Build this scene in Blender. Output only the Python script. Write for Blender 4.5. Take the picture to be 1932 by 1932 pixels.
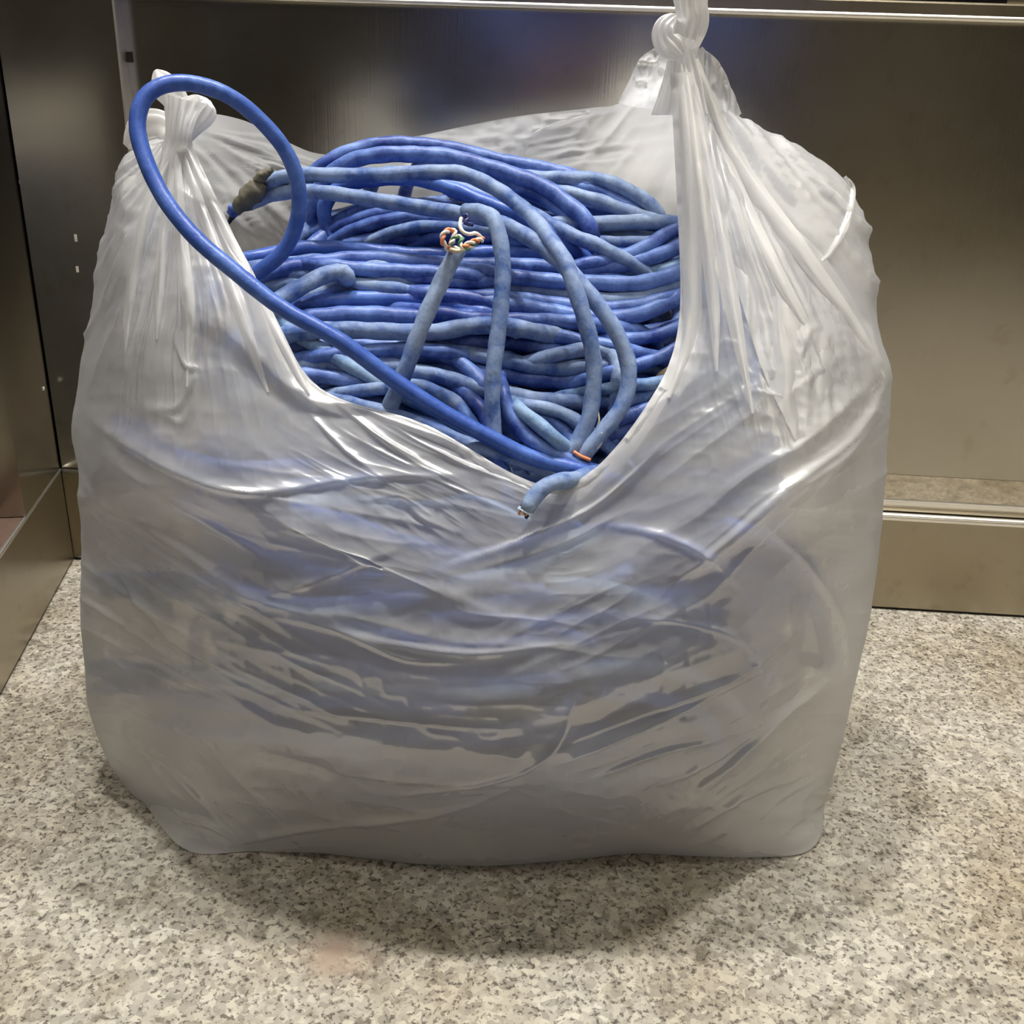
import bpy, bmesh, math, random
import numpy as np
from mathutils import Matrix, Vector

# ------------------------------------------------------------------ camera, light, exposure
for o in list(bpy.data.objects):
    bpy.data.objects.remove(o, do_unlink=True)
SC = bpy.context.scene
COL = SC.collection
H, F, PITCH, ROLL = 0.36, 1932.0, math.radians(22.9), math.radians(1.95)
cam_d = bpy.data.cameras.new('camera')
cam_d.sensor_fit = 'HORIZONTAL'
cam_d.sensor_width = 36.0
cam_d.lens = 36.0 * F / 1932.0
cam_d.clip_start = 0.01
cam = bpy.data.objects.new('camera', cam_d)
COL.objects.link(cam)
CAM_M = Matrix.Translation((0, 0, H)) @ Matrix.Rotation(math.pi / 2 - PITCH, 4, 'X') @ Matrix.Rotation(ROLL, 4, 'Z')
cam.matrix_world = CAM_M
SC.camera = cam

SC.view_settings.view_transform = 'Standard'
SC.view_settings.look = 'None'
SC.view_settings.gamma = 1.0
SC.view_settings.use_curve_mapping = False
SC.view_settings.exposure = 0.14
CY = SC.cycles
CY.max_bounces, CY.diffuse_bounces, CY.glossy_bounces, CY.transmission_bounces, CY.transparent_max_bounces = 6, 3, 3, 4, 8
CY.use_adaptive_sampling = True
CY.adaptive_threshold = .14
wd = bpy.data.worlds.new('world')
SC.world = wd
wd.use_nodes = True
wd.node_tree.nodes['Background'].inputs[0].default_value = (0.5, 0.47, 0.42, 1)
wd.node_tree.nodes['Background'].inputs[1].default_value = 0.05

# positions and strengths (W) of the cabin's ceiling lamps
LAMPS = [((-0.30, 0.63), 27.0), ((0.46, 0.64), 25.0), ((0.10, 0.66), 8.0), ((0.66, -0.40), 4.5), ((-0.42, -0.40), 4.5)]
LAMP_Z = 2.2

# ------------------------------------------------------------------ measuring helpers
RM = np.array(CAM_M.to_3x3())
CP = np.array([0, 0, H])


def ray(px, py):
    d = np.stack([(np.asarray(px, float) - 966) / F, -(np.asarray(py, float) - 966) / F, -np.ones_like(np.asarray(px, float))], -1)
    return d @ RM.T


def P(px, py, y):
    """world point seen at a picture position, at the forward distance y"""
    d = ray(px, py)
    return CP + d * (np.asarray(y) / d[..., 1])[..., None]


def FL(px, py, z=0.0):
    d = ray(px, py)
    return CP + d * ((z - H) / d[..., 2])[..., None]


def proj(p):
    q = (np.asarray(p) - CP) @ RM
    return 966 - F * q[..., 0] / q[..., 2], 966 + F * q[..., 1] / q[..., 2]


def hit(px, py, o, n):
    d = ray(px, py)
    t = np.dot(o - CP, n) / np.dot(d, n)
    return CP + d * t


# ------------------------------------------------------------------ noise
def hash2(ix, iy, seed):
    h = (ix.astype(np.int64) * 374761393 + iy.astype(np.int64) * 668265263 + seed * 1442695041) & 0xffffffff
    h = ((h ^ (h >> 13)) * 1274126177) & 0xffffffff
    h = h ^ (h >> 16)
    return (h & 0xffff) / 65535.0


def vnoise(x, y, seed=0):
    ix, iy = np.floor(x), np.floor(y)
    fx, fy = x - ix, y - iy
    fx = fx * fx * fx * (fx * (fx * 6 - 15) + 10)
    fy = fy * fy * fy * (fy * (fy * 6 - 15) + 10)
    a, b = hash2(ix, iy, seed), hash2(ix + 1, iy, seed)
    c, d = hash2(ix, iy + 1, seed), hash2(ix + 1, iy + 1, seed)
    return (a * (1 - fx) + b * fx) * (1 - fy) + (c * (1 - fx) + d * fx) * fy


def fbm(x, y, seed=0, oct=3):
    s, a, t = 0, 1.0, 0
    for k in range(oct):
        s = s + a * vnoise(x * 2 ** k + 17.3 * k, y * 2 ** k + 5.1 * k, seed + k)
        t += a
        a *= .5
    return s / t


def ridged(x, y, seed=0, oct=2):
    s, a, t = 0, 1.0, 0
    for k in range(oct):
        n = vnoise(x * 2 ** k + 9.7 * k, y * 1.6 ** k + 3.3 * k, seed + k)
        s = s + a * (1 - np.abs(2 * n - 1)) ** 2
        t += a
        a *= .5
    return s / t


# ------------------------------------------------------------------ objects
def mesh_obj(name, verts, faces, mat, parent=None, smooth=True):
    me = bpy.data.meshes.new(name)
    me.from_pydata([tuple(map(float, v)) for v in verts], [], faces)
    if smooth:
        me.polygons.foreach_set('use_smooth', np.ones(len(me.polygons), bool))
    me.materials.append(mat)
    o = bpy.data.objects.new(name, me)
    COL.objects.link(o)
    if parent is not None:
        o.parent = parent
    return o


def grid_obj(name, G, mat, parent=None, closed_u=False):
    """G (rows, cols, 3) -> one smooth sheet"""
    R, C = G.shape[:2]
    idx = np.arange(R * C).reshape(R, C)
    if closed_u:
        idx = np.concatenate([idx, idx[:, :1]], 1)
    q = np.stack([idx[:-1, :-1], idx[:-1, 1:], idx[1:, 1:], idx[1:, :-1]], -1).reshape(-1, 4)
    me = bpy.data.meshes.new(name)
    me.vertices.add(R * C)
    me.vertices.foreach_set('co', G.reshape(-1).astype(np.float32))
    me.loops.add(q.size)
    me.loops.foreach_set('vertex_index', q.reshape(-1).astype(np.int32))
    me.polygons.add(len(q))
    me.polygons.foreach_set('loop_start', np.arange(0, q.size, 4, dtype=np.int32))
    me.polygons.foreach_set('use_smooth', np.ones(len(q), bool))
    me.update(calc_edges=True)
    me.validate()
    me.materials.append(mat)
    o = bpy.data.objects.new(name, me)
    COL.objects.link(o)
    if parent is not None:
        o.parent = parent
    return o


def tag(o, label, cat, group=None, kind=None):
    o['label'] = label
    if cat:
        o['category'] = cat
    if group:
        o['group'] = group
    if kind:
        o['kind'] = kind
    return o


def empty(name, loc, label, cat, group=None):
    o = bpy.data.objects.new(name, None)
    COL.objects.link(o)
    o.location = loc
    o.empty_display_size = .02
    tag(o, label, cat, group)
    return o


def keep(child, parent):
    child.parent = parent
    child.matrix_parent_inverse = Matrix.Translation(-Vector(parent.location))
    return child


def spline(pts, step=0.004, closed=False):
    """centripetal-like smooth curve through pts, evenly resampled"""
    p = np.asarray(pts, float)
    if closed:
        p = np.concatenate([p[-2:], p, p[:3]])
    else:
        p = np.concatenate([[2 * p[0] - p[1]], p, [2 * p[-1] - p[-2]]])
    t = np.concatenate([[0], np.cumsum(np.maximum(np.linalg.norm(np.diff(p, axis=0), axis=1), 1e-5) ** .5)])
    out = []
    a, b = (2, len(p) - 3) if closed else (1, len(p) - 2)
    for i in range(a, b):
        m1 = (p[i + 1] - p[i - 1]) / (t[i + 1] - t[i - 1])
        m2 = (p[i + 2] - p[i]) / (t[i + 2] - t[i])
        L = np.linalg.norm(p[i + 1] - p[i])
        n = max(3, int(L / step * 2) + 1)
        h = t[i + 1] - t[i]
        u = np.linspace(0, 1, n, endpoint=False)[:, None]
        out.append((2 * u ** 3 - 3 * u ** 2 + 1) * p[i] + (u ** 3 - 2 * u ** 2 + u) * h * m1 + (-2 * u ** 3 + 3 * u ** 2) * p[i + 1] + (u ** 3 - u ** 2) * h * m2)
    q = np.concatenate(out + [p[b:b + 1]])
    d = np.concatenate([[0], np.cumsum(np.linalg.norm(np.diff(q, axis=0), axis=1))])
    n = max(4, int(d[-1] / step) + 1)
    s = np.linspace(0, d[-1], n)
    return np.stack([np.interp(s, d, q[:, k]) for k in range(3)], 1)


def frames(c):
    T = np.gradient(c, axis=0)
    T /= np.linalg.norm(T, axis=1)[:, None] + 1e-12
    n = np.cross(T[0], [0.3, 0.2, 1.0])
    n /= np.linalg.norm(n)
    N = []
    for k in range(len(c)):
        n = n - T[k] * np.dot(n, T[k])
        n /= np.linalg.norm(n) + 1e-12
        N.append(n)
    N = np.array(N)
    return T, N, np.cross(T, N)


def tube_geo(c, r, sides=10, twist=0.0, lump=0.0, cap=True, seed=0):
    T, N, B = frames(c)
    r = np.broadcast_to(np.asarray(r, float), (len(c),))
    d = np.concatenate([[0], np.cumsum(np.linalg.norm(np.diff(c, axis=0), axis=1))])
    th = np.linspace(0, 2 * math.pi, sides, endpoint=False)
    rr = r[:, None] * (1 + lump * np.cos(2 * th[None] - d[:, None] * twist) + lump * .8 * (vnoise(d[:, None] * 90 + th[None] * 0, th[None] * 1.3 + d[:, None] * 60, seed) - .5))
    V = c[:, None] + rr[..., None] * (np.cos(th)[None, :, None] * N[:, None] + np.sin(th)[None, :, None] * B[:, None])
    n = len(c)
    faces = [(i * sides + j, i * sides + (j + 1) % sides, (i + 1) * sides + (j + 1) % sides, (i + 1) * sides + j) for i in range(n - 1) for j in range(sides)]
    if cap:
        faces += [tuple(range(sides - 1, -1, -1)), tuple((n - 1) * sides + j for j in range(sides))]
    return V.reshape(-1, 3), faces


# ------------------------------------------------------------------ materials
def new_mat(name):
    m = bpy.data.materials.new(name)
    m.use_nodes = True
    nt = m.node_tree
    for n in list(nt.nodes):
        nt.nodes.remove(n)
    return m, nt


def nd(nt, t, **kw):
    n = nt.nodes.new(t)
    for k, v in kw.items():
        if k.startswith('i_'):
            n.inputs[k[2:].replace('_', ' ')].default_value = v
        else:
            setattr(n, k, v)
    return n


def ramp(nt, src, stops, interp='LINEAR'):
    r = nd(nt, 'ShaderNodeValToRGB')
    r.color_ramp.interpolation = interp
    e = r.color_ramp.elements
    while len(e) < len(stops):
        e.new(0.5)
    for k, (p, c) in enumerate(stops):
        e[k].position = p
        e[k].color = (*c, 1) if len(c) == 3 else c
    nt.links.new(src, r.inputs[0])
    return r.outputs[0]


def mixc(nt, f, a, b, blend='MIX'):
    m = nd(nt, 'ShaderNodeMix', data_type='RGBA', blend_type=blend)
    for s, v in ((m.inputs[0], f), (m.inputs[6], a), (m.inputs[7], b)):
        if hasattr(v, 'is_output') or isinstance(v, bpy.types.NodeSocket):
            nt.links.new(v, s)
        else:
            s.default_value = v if not isinstance(v, tuple) else ((*v, 1) if len(v) == 3 else v)
    return m.outputs[2]


def lin(r, g, b):
    f = lambda c: (c / 255 / 12.92) if c / 255 < .04045 else ((c / 255 + .055) / 1.055) ** 2.4
    return (f(r), f(g), f(b))


def mat_plain(name, col, rough=.5, metal=0.0, spec=.5):
    m, nt = new_mat(name)
    b = nd(nt, 'ShaderNodeBsdfPrincipled')
    b.inputs['Roughness'].default_value = rough
    b.inputs['Metallic'].default_value = metal
    b.inputs['Specular IOR Level'].default_value = spec
    tc = nd(nt, 'ShaderNodeTexCoord')
    n = nd(nt, 'ShaderNodeTexNoise', i_Scale=180.0, i_Detail=3.0)
    nt.links.new(tc.outputs['Object'], n.inputs['Vector'])
    c = ramp(nt, n.outputs['Fac'], [(.3, tuple(x * .8 for x in col)), (.7, tuple(min(1, x * 1.15) for x in col))])
    nt.links.new(c, b.inputs['Base Color'])
    o = nd(nt, 'ShaderNodeOutputMaterial')
    nt.links.new(b.outputs[0], o.inputs[0])
    return m


def mat_steel(name, col, rough, brush=True, dirt=.5):
    m, nt = new_mat(name)
    b = nd(nt, 'ShaderNodeBsdfPrincipled')
    b.inputs['Metallic'].default_value = 1.0
    tc = nd(nt, 'ShaderNodeTexCoord')
    mp = nd(nt, 'ShaderNodeMapping')
    mp.inputs['Scale'].default_value = (900, 900, 14)
    nt.links.new(tc.outputs['Object'], mp.inputs['Vector'])
    fine = nd(nt, 'ShaderNodeTexNoise', i_Scale=1.0, i_Detail=3.0)
    nt.links.new(mp.outputs[0], fine.inputs['Vector'])
    big = nd(nt, 'ShaderNodeTexNoise', i_Scale=7.0, i_Detail=5.0, i_Roughness=.6)
    nt.links.new(tc.outputs['Object'], big.inputs['Vector'])
    sm = nd(nt, 'ShaderNodeTexNoise', i_Scale=60.0, i_Detail=4.0, i_Roughness=.6)
    nt.links.new(tc.outputs['Object'], sm.inputs['Vector'])
    c1 = ramp(nt, big.outputs['Fac'], [(.3, tuple(x * (1 - .16 * dirt) for x in col)), (.7, tuple(x * (1 + .10 * dirt) for x in col))])
    c2 = ramp(nt, sm.outputs['Fac'], [(.30, (.80, .78, .72)), (.42, (1, 1, 1))])
    c = mixc(nt, dirt, c1, c2, 'MULTIPLY')
    nt.links.new(c, b.inputs['Base Color'])
    r = ramp(nt, big.outputs['Fac'], [(.3, (rough * .88,) * 3), (.7, (rough * 1.15,) * 3)])
    nt.links.new(r, b.inputs['Roughness'])
    if brush:
        bp = nd(nt, 'ShaderNodeBump', i_Strength=.05, i_Distance=.0005)
        nt.links.new(fine.outputs['Fac'], bp.inputs['Height'])
        nt.links.new(bp.outputs[0], b.inputs['Normal'])
    o = nd(nt, 'ShaderNodeOutputMaterial')
    nt.links.new(b.outputs[0], o.inputs[0])
    return m


def mat_granite():
    m, nt = new_mat('granite')
    b = nd(nt, 'ShaderNodeBsdfPrincipled')
    tc = nd(nt, 'ShaderNodeTexCoord')
    ws = nd(nt, 'ShaderNodeTexNoise', i_Scale=160.0, i_Detail=2.0)
    nt.links.new(tc.outputs['Object'], ws.inputs['Vector'])
    vm = nd(nt, 'ShaderNodeVectorMath', operation='MULTIPLY_ADD')
    vm.inputs[1].default_value = (.0035, .0035, .0035)
    nt.links.new(ws.outputs['Color'], vm.inputs[0])
    nt.links.new(tc.outputs['Object'], vm.inputs[2])
    v1 = nd(nt, 'ShaderNodeTexVoronoi', i_Scale=310.0)
    v2 = nd(nt, 'ShaderNodeTexVoronoi', i_Scale=120.0)
    n1 = nd(nt, 'ShaderNodeTexNoise', i_Scale=420.0, i_Detail=4.0, i_Roughness=.65)
    n2 = nd(nt, 'ShaderNodeTexNoise', i_Scale=70.0, i_Detail=4.0, i_Roughness=.6)
    n3 = nd(nt, 'ShaderNodeTexNoise', i_Scale=9.0, i_Detail=4.0, i_Roughness=.6)
    for n in (v1, v2, n1, n2):
        nt.links.new(vm.outputs[0], n.inputs['Vector'])
    nt.links.new(tc.outputs['Object'], n3.inputs['Vector'])
    sep = nd(nt, 'ShaderNodeSeparateColor')
    nt.links.new(v1.outputs['Color'], sep.inputs[0])
    base = ramp(nt, sep.outputs[0], [(0, lin(140, 135, 125)), (.3, lin(160, 155, 144)), (.65, lin(172, 167, 155)), (1, lin(188, 183, 170))])
    sep2 = nd(nt, 'ShaderNodeSeparateColor')
    nt.links.new(v2.outputs['Color'], sep2.inputs[0])
    big = ramp(nt, sep2.outputs[1], [(.0, (.74, .73, .70)), (.10, (.88, .87, .85)), (.3, (1, 1, 1))])
    c = mixc(nt, .9, base, big, 'MULTIPLY')
    dk = ramp(nt, n1.outputs['Fac'], [(.385, lin(92, 84, 74)), (.465, (1, 1, 1))])
    c = mixc(nt, .8, c, dk, 'MULTIPLY')
    dk2 = ramp(nt, n2.outputs['Fac'], [(.33, lin(150, 142, 130)), (.43, (1, 1, 1))])
    c = mixc(nt, .6, c, dk2, 'MULTIPLY')
    st = ramp(nt, n3.outputs['Fac'], [(.3, lin(222, 214, 200)), (.6, (1, 1, 1))])
    c = mixc(nt, 1.0, c, st, 'MULTIPLY')
    # a pinkish stain in front of the bag
    d = nd(nt, 'ShaderNodeVectorMath', operation='DISTANCE')
    sp = FL(632, 1800)
    d.inputs[1].default_value = tuple(sp)
    vm2 = nd(nt, 'ShaderNodeVectorMath', operation='MULTIPLY_ADD')
    vm2.inputs[1].default_value = (.03, .03, .0)
    nt.links.new(n2.outputs['Color'], vm2.inputs[0])
    nt.links.new(tc.outputs['Object'], vm2.inputs[2])
    ad = nd(nt, 'ShaderNodeVectorMath', operation='SUBTRACT')
    ad.inputs[1].default_value = (.015, .015, 0)
    nt.links.new(vm2.outputs[0], ad.inputs[0])
    nt.links.new(ad.outputs[0], d.inputs[0])
    sf = ramp(nt, d.outputs['Value'], [(.006, (.95,) * 3), (.017, (0, 0, 0))])
    c = mixc(nt, sf, c, lin(150, 132, 116))
    nt.links.new(c, b.inputs['Base Color'])
    b.inputs['Roughness'].default_value = .42
    b.inputs['Specular IOR Level'].default_value = .35
    o = nd(nt, 'ShaderNodeOutputMaterial')
    nt.links.new(b.outputs[0], o.inputs[0])
    return m


def mat_cable(name, deep, dusty, dust, rough=.42):
    m, nt = new_mat(name)
    b = nd(nt, 'ShaderNodeBsdfPrincipled')
    tc = nd(nt, 'ShaderNodeTexCoord')
    n = nd(nt, 'ShaderNodeTexNoise', i_Scale=95.0, i_Detail=5.0, i_Roughness=.65)
    n2 = nd(nt, 'ShaderNodeTexNoise', i_Scale=22.0, i_Detail=3.0)
    n3 = nd(nt, 'ShaderNodeTexNoise', i_Scale=420.0, i_Detail=3.0)
    for q in (n, n2, n3):
        nt.links.new(tc.outputs['Object'], q.inputs['Vector'])
    a = nd(nt, 'ShaderNodeMath', operation='MULTIPLY_ADD')
    a.inputs[1].default_value = .5
    nt.links.new(n2.outputs['Fac'], a.inputs[0])
    m2 = nd(nt, 'ShaderNodeMath', operation='MULTIPLY')
    m2.inputs[1].default_value = .5
    nt.links.new(n.outputs['Fac'], m2.inputs[0])
    nt.links.new(m2.outputs[0], a.inputs[2])
    mid = tuple(x * (1 - dust) + y * dust for x, y in zip(deep, dusty))
    c = ramp(nt, a.outputs[0], [(.42, deep), (.50, mid), (.60, dusty)])
    grime = ramp(nt, n3.outputs['Fac'], [(.32, (.62, .64, .68)), (.46, (1, 1, 1))])
    c = mixc(nt, .9 * dust, c, grime, 'MULTIPLY')
    nt.links.new(c, b.inputs['Base Color'])
    b.inputs['Roughness'].default_value = rough
    b.inputs['Specular IOR Level'].default_value = .35
    bp = nd(nt, 'ShaderNodeBump', i_Strength=.5, i_Distance=.0012)
    nt.links.new(n.outputs['Fac'], bp.inputs['Height'])
    nt.links.new(bp.outputs[0], b.inputs['Normal'])
    o = nd(nt, 'ShaderNodeOutputMaterial')
    nt.links.new(b.outputs[0], o.inputs[0])
    return m


def mat_film(name, clear=.20, blur=.28, tint=(.93, .935, .94)):
    """thin milky polythene: clear + blurred transmission, scattering both ways, a soft sheen"""
    m, nt = new_mat(name)
    tc = nd(nt, 'ShaderNodeTexCoord')
    nz = nd(nt, 'ShaderNodeTexNoise', i_Scale=150.0, i_Detail=1.0)
    nt.links.new(tc.outputs['Object'], nz.inputs['Vector'])
    tr = nd(nt, 'ShaderNodeBsdfTransparent')
    tr.inputs[0].default_value = (*tint, 1)
    rf = nd(nt, 'ShaderNodeBsdfRefraction', i_IOR=1.12, i_Roughness=.55)
    rf.inputs[0].default_value = (*tint, 1)
    tl = nd(nt, 'ShaderNodeBsdfTranslucent')
    tl.inputs[0].default_value = (*tint, 1)
    df = nd(nt, 'ShaderNodeBsdfDiffuse')
    df.inputs[0].default_value = (*tint, 1)
    gl = nd(nt, 'ShaderNodeBsdfGlossy', i_Roughness=.46)
    gl.inputs[0].default_value = (1, 1, 1, 1)
    rg = nd(nt, 'ShaderNodeMapRange')
    rg.inputs['To Min'].default_value, rg.inputs['To Max'].default_value = .34, .58
    nt.links.new(nz.outputs['Fac'], rg.inputs['Value'])
    nt.links.new(rg.outputs[0], gl.inputs['Roughness'])

    def mix(f, a, b):
        s = nd(nt, 'ShaderNodeMixShader')
        if isinstance(f, float):
            s.inputs[0].default_value = f
        else:
            nt.links.new(f, s.inputs[0])
        nt.links.new(a.outputs[0], s.inputs[1])
        nt.links.new(b.outputs[0], s.inputs[2])
        return s
    scat = mix(.42, tl, df)
    tb = mix(blur / (blur + clear), tr, rf)
    body = mix(1 - (clear + blur), tb, scat)
    fr = nd(nt, 'ShaderNodeFresnel', i_IOR=1.5)
    mu = nd(nt, 'ShaderNodeMath', operation='MULTIPLY')
    mu.inputs[1].default_value = .26
    mu.use_clamp = True
    nt.links.new(fr.outputs[0], mu.inputs[0])
    fin = mix(mu.outputs[0], body, gl)
    o = nd(nt, 'ShaderNodeOutputMaterial')
    nt.links.new(fin.outputs[0], o.inputs[0])
    return m


def mat_emit(name, col, s):
    m, nt = new_mat(name)
    e = nd(nt, 'ShaderNodeEmission')
    e.inputs[0].default_value = (*col, 1)
    e.inputs[1].default_value = s
    o = nd(nt, 'ShaderNodeOutputMaterial')
    nt.links.new(e.outputs[0], o.inputs[0])
    return m


M_WALL = mat_steel('brushed_steel', lin(188, 183, 172), .205)
M_KICK = mat_steel('satin_steel', lin(170, 161, 142), .32)
M_BEAD = mat_steel('polished_bead', lin(250, 247, 240), .36, False, .1)
M_MIRROR = mat_steel('polished_strip', lin(205, 198, 184), .035, False, .15)
M_DARK = mat_plain('dark_gap', lin(36, 30, 24), .7)
M_BLACK = mat_plain('black_glass', lin(22, 20, 22), .15)
M_CEIL = mat_plain('ceiling_white', lin(140, 137, 130), .5)
M_GRAN = mat_granite()
M_C1 = mat_cable('cable_blue', lin(38, 62, 136), lin(108, 138, 202), .42)
M_C2 = mat_cable('cable_dusty', lin(62, 92, 152), lin(138, 158, 190), .55, .6)
M_C3 = mat_cable('cable_clean', lin(52, 84, 164), lin(84, 118, 192), .25, .36)
M_C4 = mat_cable('cable_teal', lin(64, 100, 156), lin(136, 164, 194), .5, .6)
CMATS = [M_C1, M_C2, M_C3, M_C4]
M_FILM = mat_film('milky_film')
M_FILM2 = mat_film('milky_film_hem', .16, .20, (.95, .95, .945))
M_FILM3 = mat_film('milky_film_knot', .10, .14, (.96, .96, .955))
M_TAPE = mat_plain('old_tape', lin(92, 88, 74), .75)
M_TAPEB = mat_plain('brown_tape', lin(104, 90, 74), .7)
M_ORANGE = mat_plain('wire_orange', lin(232, 140, 92), .4)
M_WHITE = mat_plain('wire_white', lin(236, 232, 222), .4)
M_GREEN = mat_plain('wire_green', lin(74, 128, 92), .4)
M_WBLUE = mat_plain('wire_blue', lin(34, 44, 110), .4)
M_CREAM = mat_plain('wire_cream', lin(206, 198, 170), .5)
M_COPPER = mat_plain('wire_copper', lin(224, 160, 128), .35, .7)
M_HOLLOW = mat_plain('cable_hollow', lin(28, 30, 40), .8)

# ------------------------------------------------------------------ the lift cabin
UP = np.array([0, 0, 1.0])
C0 = FL(140, 1056)
EX = FL(1932, 1166) - C0
EX[2] = 0
EX /= np.linalg.norm(EX)
NB = np.cross(EX, UP)            # out of the back wall, towards the room
if NB[1] > 0:
    NB = -NB
EL = FL(0, 1316) - C0
EL[2] = 0
EL /= np.linalg.norm(EL)
NL = np.cross(UP, EL)
if NL[0] < 0:
    NL = -NL


def slab(name, o, e, n, u0, u1, d0, d1, z0, z1, mat, parent=None, bevel=0.0, label=None):
    v = [o + e * u + n * d + UP * z for z in (z0, z1) for d in (d0, d1) for u in (u0, u1)]
    f = [(0, 1, 3, 2), (4, 6, 7, 5), (0, 4, 5, 1), (2, 3, 7, 6), (0, 2, 6, 4), (1, 5, 7, 3)]
    ob = mesh_obj(name, v, f, mat, parent, False)
    bm = bmesh.new()
    bm.from_mesh(ob.data)
    bmesh.ops.recalc_face_normals(bm, faces=bm.faces)
    if bevel:
        bmesh.ops.bevel(bm, geom=list(bm.edges), offset=bevel, segments=2, affect='EDGES', profile=.5)
    bm.to_mesh(ob.data)
    bm.free()
    if parent is None:
        ob['kind'] = 'structure'
    if label:
        ob['label'] = label
    return ob


def height_at(px, py, o, n):
    return hit(px, py, o, n)[2]


REC = 0.011
ZK = height_at(116, 884, C0, NB)                        # top of the kick plate
WB = C0 - NB * REC                                       # plane of the recessed back panel
US = float(np.dot(hit(242, 250, C0, NB) - C0, EX))       # end of the flush corner column
ZM = height_at(1760, 899, WB, NB)                        # top of the polished strip
ZT = height_at(1500, 29, C0, NB)                         # underside of the upper rail
ZTOP = 2.2
UR = 1.62
UL = 0.27
LR = 0.022
UC = float(np.dot(hit(50, 985, C0, NL) - C0, EL))
print('wall', C0, EX, EL, 'ZK', ZK, 'ZM', ZM, 'ZT', ZT, 'US', US, 'UC', UC)

# floor
fl = mesh_obj('floor', [(-1.2, -1.3, 0), (2.2, -1.3, 0), (2.2, 1.3, 0), (-1.2, 1.3, 0), (-1.2, -1.3, -.03), (2.2, -1.3, -.03), (2.2, 1.3, -.03), (-1.2, 1.3, -.03)],
              [(0, 1, 2, 3), (7, 6, 5, 4), (0, 4, 5, 1), (1, 5, 6, 2), (2, 6, 7, 3), (3, 7, 4, 0)], M_GRAN, None, False)
fl['kind'] = 'structure'
fl['label'] = 'speckled grey granite floor of the lift cabin'

# back wall: recessed brushed panel, flush column at the corner, kick plate with a polished bead
wb = slab('wall_back', C0, EX, NB, US, UR, -REC - .02, -REC, ZM, ZT + .06, M_WALL, label='brushed stainless steel wall panel behind the bag')
slab('column', C0, EX, NB, 0.0012, US - .001, -REC - .02, 0, ZK + .0012, ZTOP, M_WALL, wb)
slab('upper_panel', C0, EX, NB, US, UR, -REC - .02, -REC + .001, ZT + .05, ZTOP, M_WALL, wb)
slab('backing', C0, EX, NB, -.03, UR, -REC - .04, -REC - .021, 0, ZTOP, M_DARK, wb)
edge = slab('column_edge', C0, EX, NB, US - .0012, US + .0002, -REC, .0008, ZK + .0012, ZTOP, M_BEAD, wb)
slab('latch', C0, EX, NB, US + .0005, US + .0032, -REC, -REC + .002, height_at(228, 117, C0, NB), height_at(228, 97, C0, NB), M_DARK, wb)

t1 = slab('trim_1', C0, EX, NB, US, UR, -REC - .02, -REC + .0004, ZK + .003, ZM, M_MIRROR, label='polished steel strip mirroring the floor above the kick plate')
bb = slab('baseboard_back', C0, EX, NB, .0, UR, -REC - .02, 0, .0022, ZK, M_KICK, label='satin steel kick plate along the back wall')
slab('foot_gap', C0, EX, NB, .0, UR, -REC - .02, -.0015, .0, .0024, M_DARK, bb)


def bead(name, o, e, n, u0, u1, d, z, r, mat, parent):
    c = np.stack([o + e * u + n * d + UP * z for u in np.linspace(u0, u1, 24)])
    v, f = tube_geo(c, r, 12)
    return mesh_obj(name, v, f, mat, parent)


bead('bead', C0, EX, NB, .001, UR, -.0026, ZK - .0022, .0032, M_BEAD, bb)
slab('ledge_lip', C0, EX, NB, US, UR, -REC - .01, -REC + .0030, ZK + .0010, ZK + .0085, M_BEAD, bb, .0006)
slab('ledge_gasket', C0, EX, NB, US, UR, -REC - .01, -REC + .0042, ZK + .0006, ZK + .0045, M_KICK, bb, .0006)
# upper rail with its bright lower lip and the black panel above
t2 = slab('trim_2', C0, EX, NB, US, UR, -REC - .002, -.001, ZT + .0015, ZT + .010, M_KICK, None, .0012, label='steel rail across the top of the back panel')
bead('lip', C0, EX, NB, US, UR, -.0018, ZT + .0012, .0018, M_BEAD, t2)
slab('rail_step', C0, EX, NB, US, UR, -REC - .002, -.004, ZT + .010, ZT + .034, M_KICK, t2, .001)
bu0 = float(np.dot(hit(1518, 5, C0, NB) - C0, EX))
bu1 = float(np.dot(hit(1903, 8, C0, NB) - C0, EX))
zb = height_at(1700, 7, C0, NB)
bp_ = slab('display_panel', C0, EX, NB, bu0, bu1, -.006, -.0022, zb, zb + .12, M_BLACK, None, .001)
bp_['kind'] = 'thing'
tag(bp_, 'black glossy panel above the steel rail, cut by the top edge', 'panel')

# left wall
wl = slab('wall_left', C0, EL, NL, 0.0012, UC, -.03, 0, ZK + .0012, ZTOP, M_WALL, label='dark brushed steel wall on the left of the corner')
slab('recessed_panel', C0, EL, NL, UC, UL, -.05, -LR, ZK + .002, ZTOP, M_WALL, wl)
slab('backing', C0, EL, NL, -.03, UL, -.06, -.051, 0, ZTOP, M_DARK, wl)
for (x, y, w, h) in ((143, 449, 4, 12), (146, 508, 4, 10), (82, 733, 6, 5), (36, 343, 4, 6)):   # chips of paint on the wall
    pl = 0 if x < 85 else 1
    q = hit(x, y, C0, NL if not pl else NB)
    u = float(np.dot(q - C0, EL if not pl else EX))
    s = .0004
    slab('paint_chip', C0, EL if not pl else EX, NL if not pl else NB, u - w * s * .5, u + w * s * .5, 0, .0005, q[2] - h * s * .5, q[2] + h * s * .5, M_WHITE, wb if pl else wl)
bl = slab('baseboard_left', C0, EL, NL, 0.0008, UL, -.05, 0, .0022, ZK, M_KICK, label='satin steel kick plate along the left wall')
slab('foot_gap', C0, EL, NL, 0.0, UL, -.05, -.0015, .0, .0024, M_DARK, bl)
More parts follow.
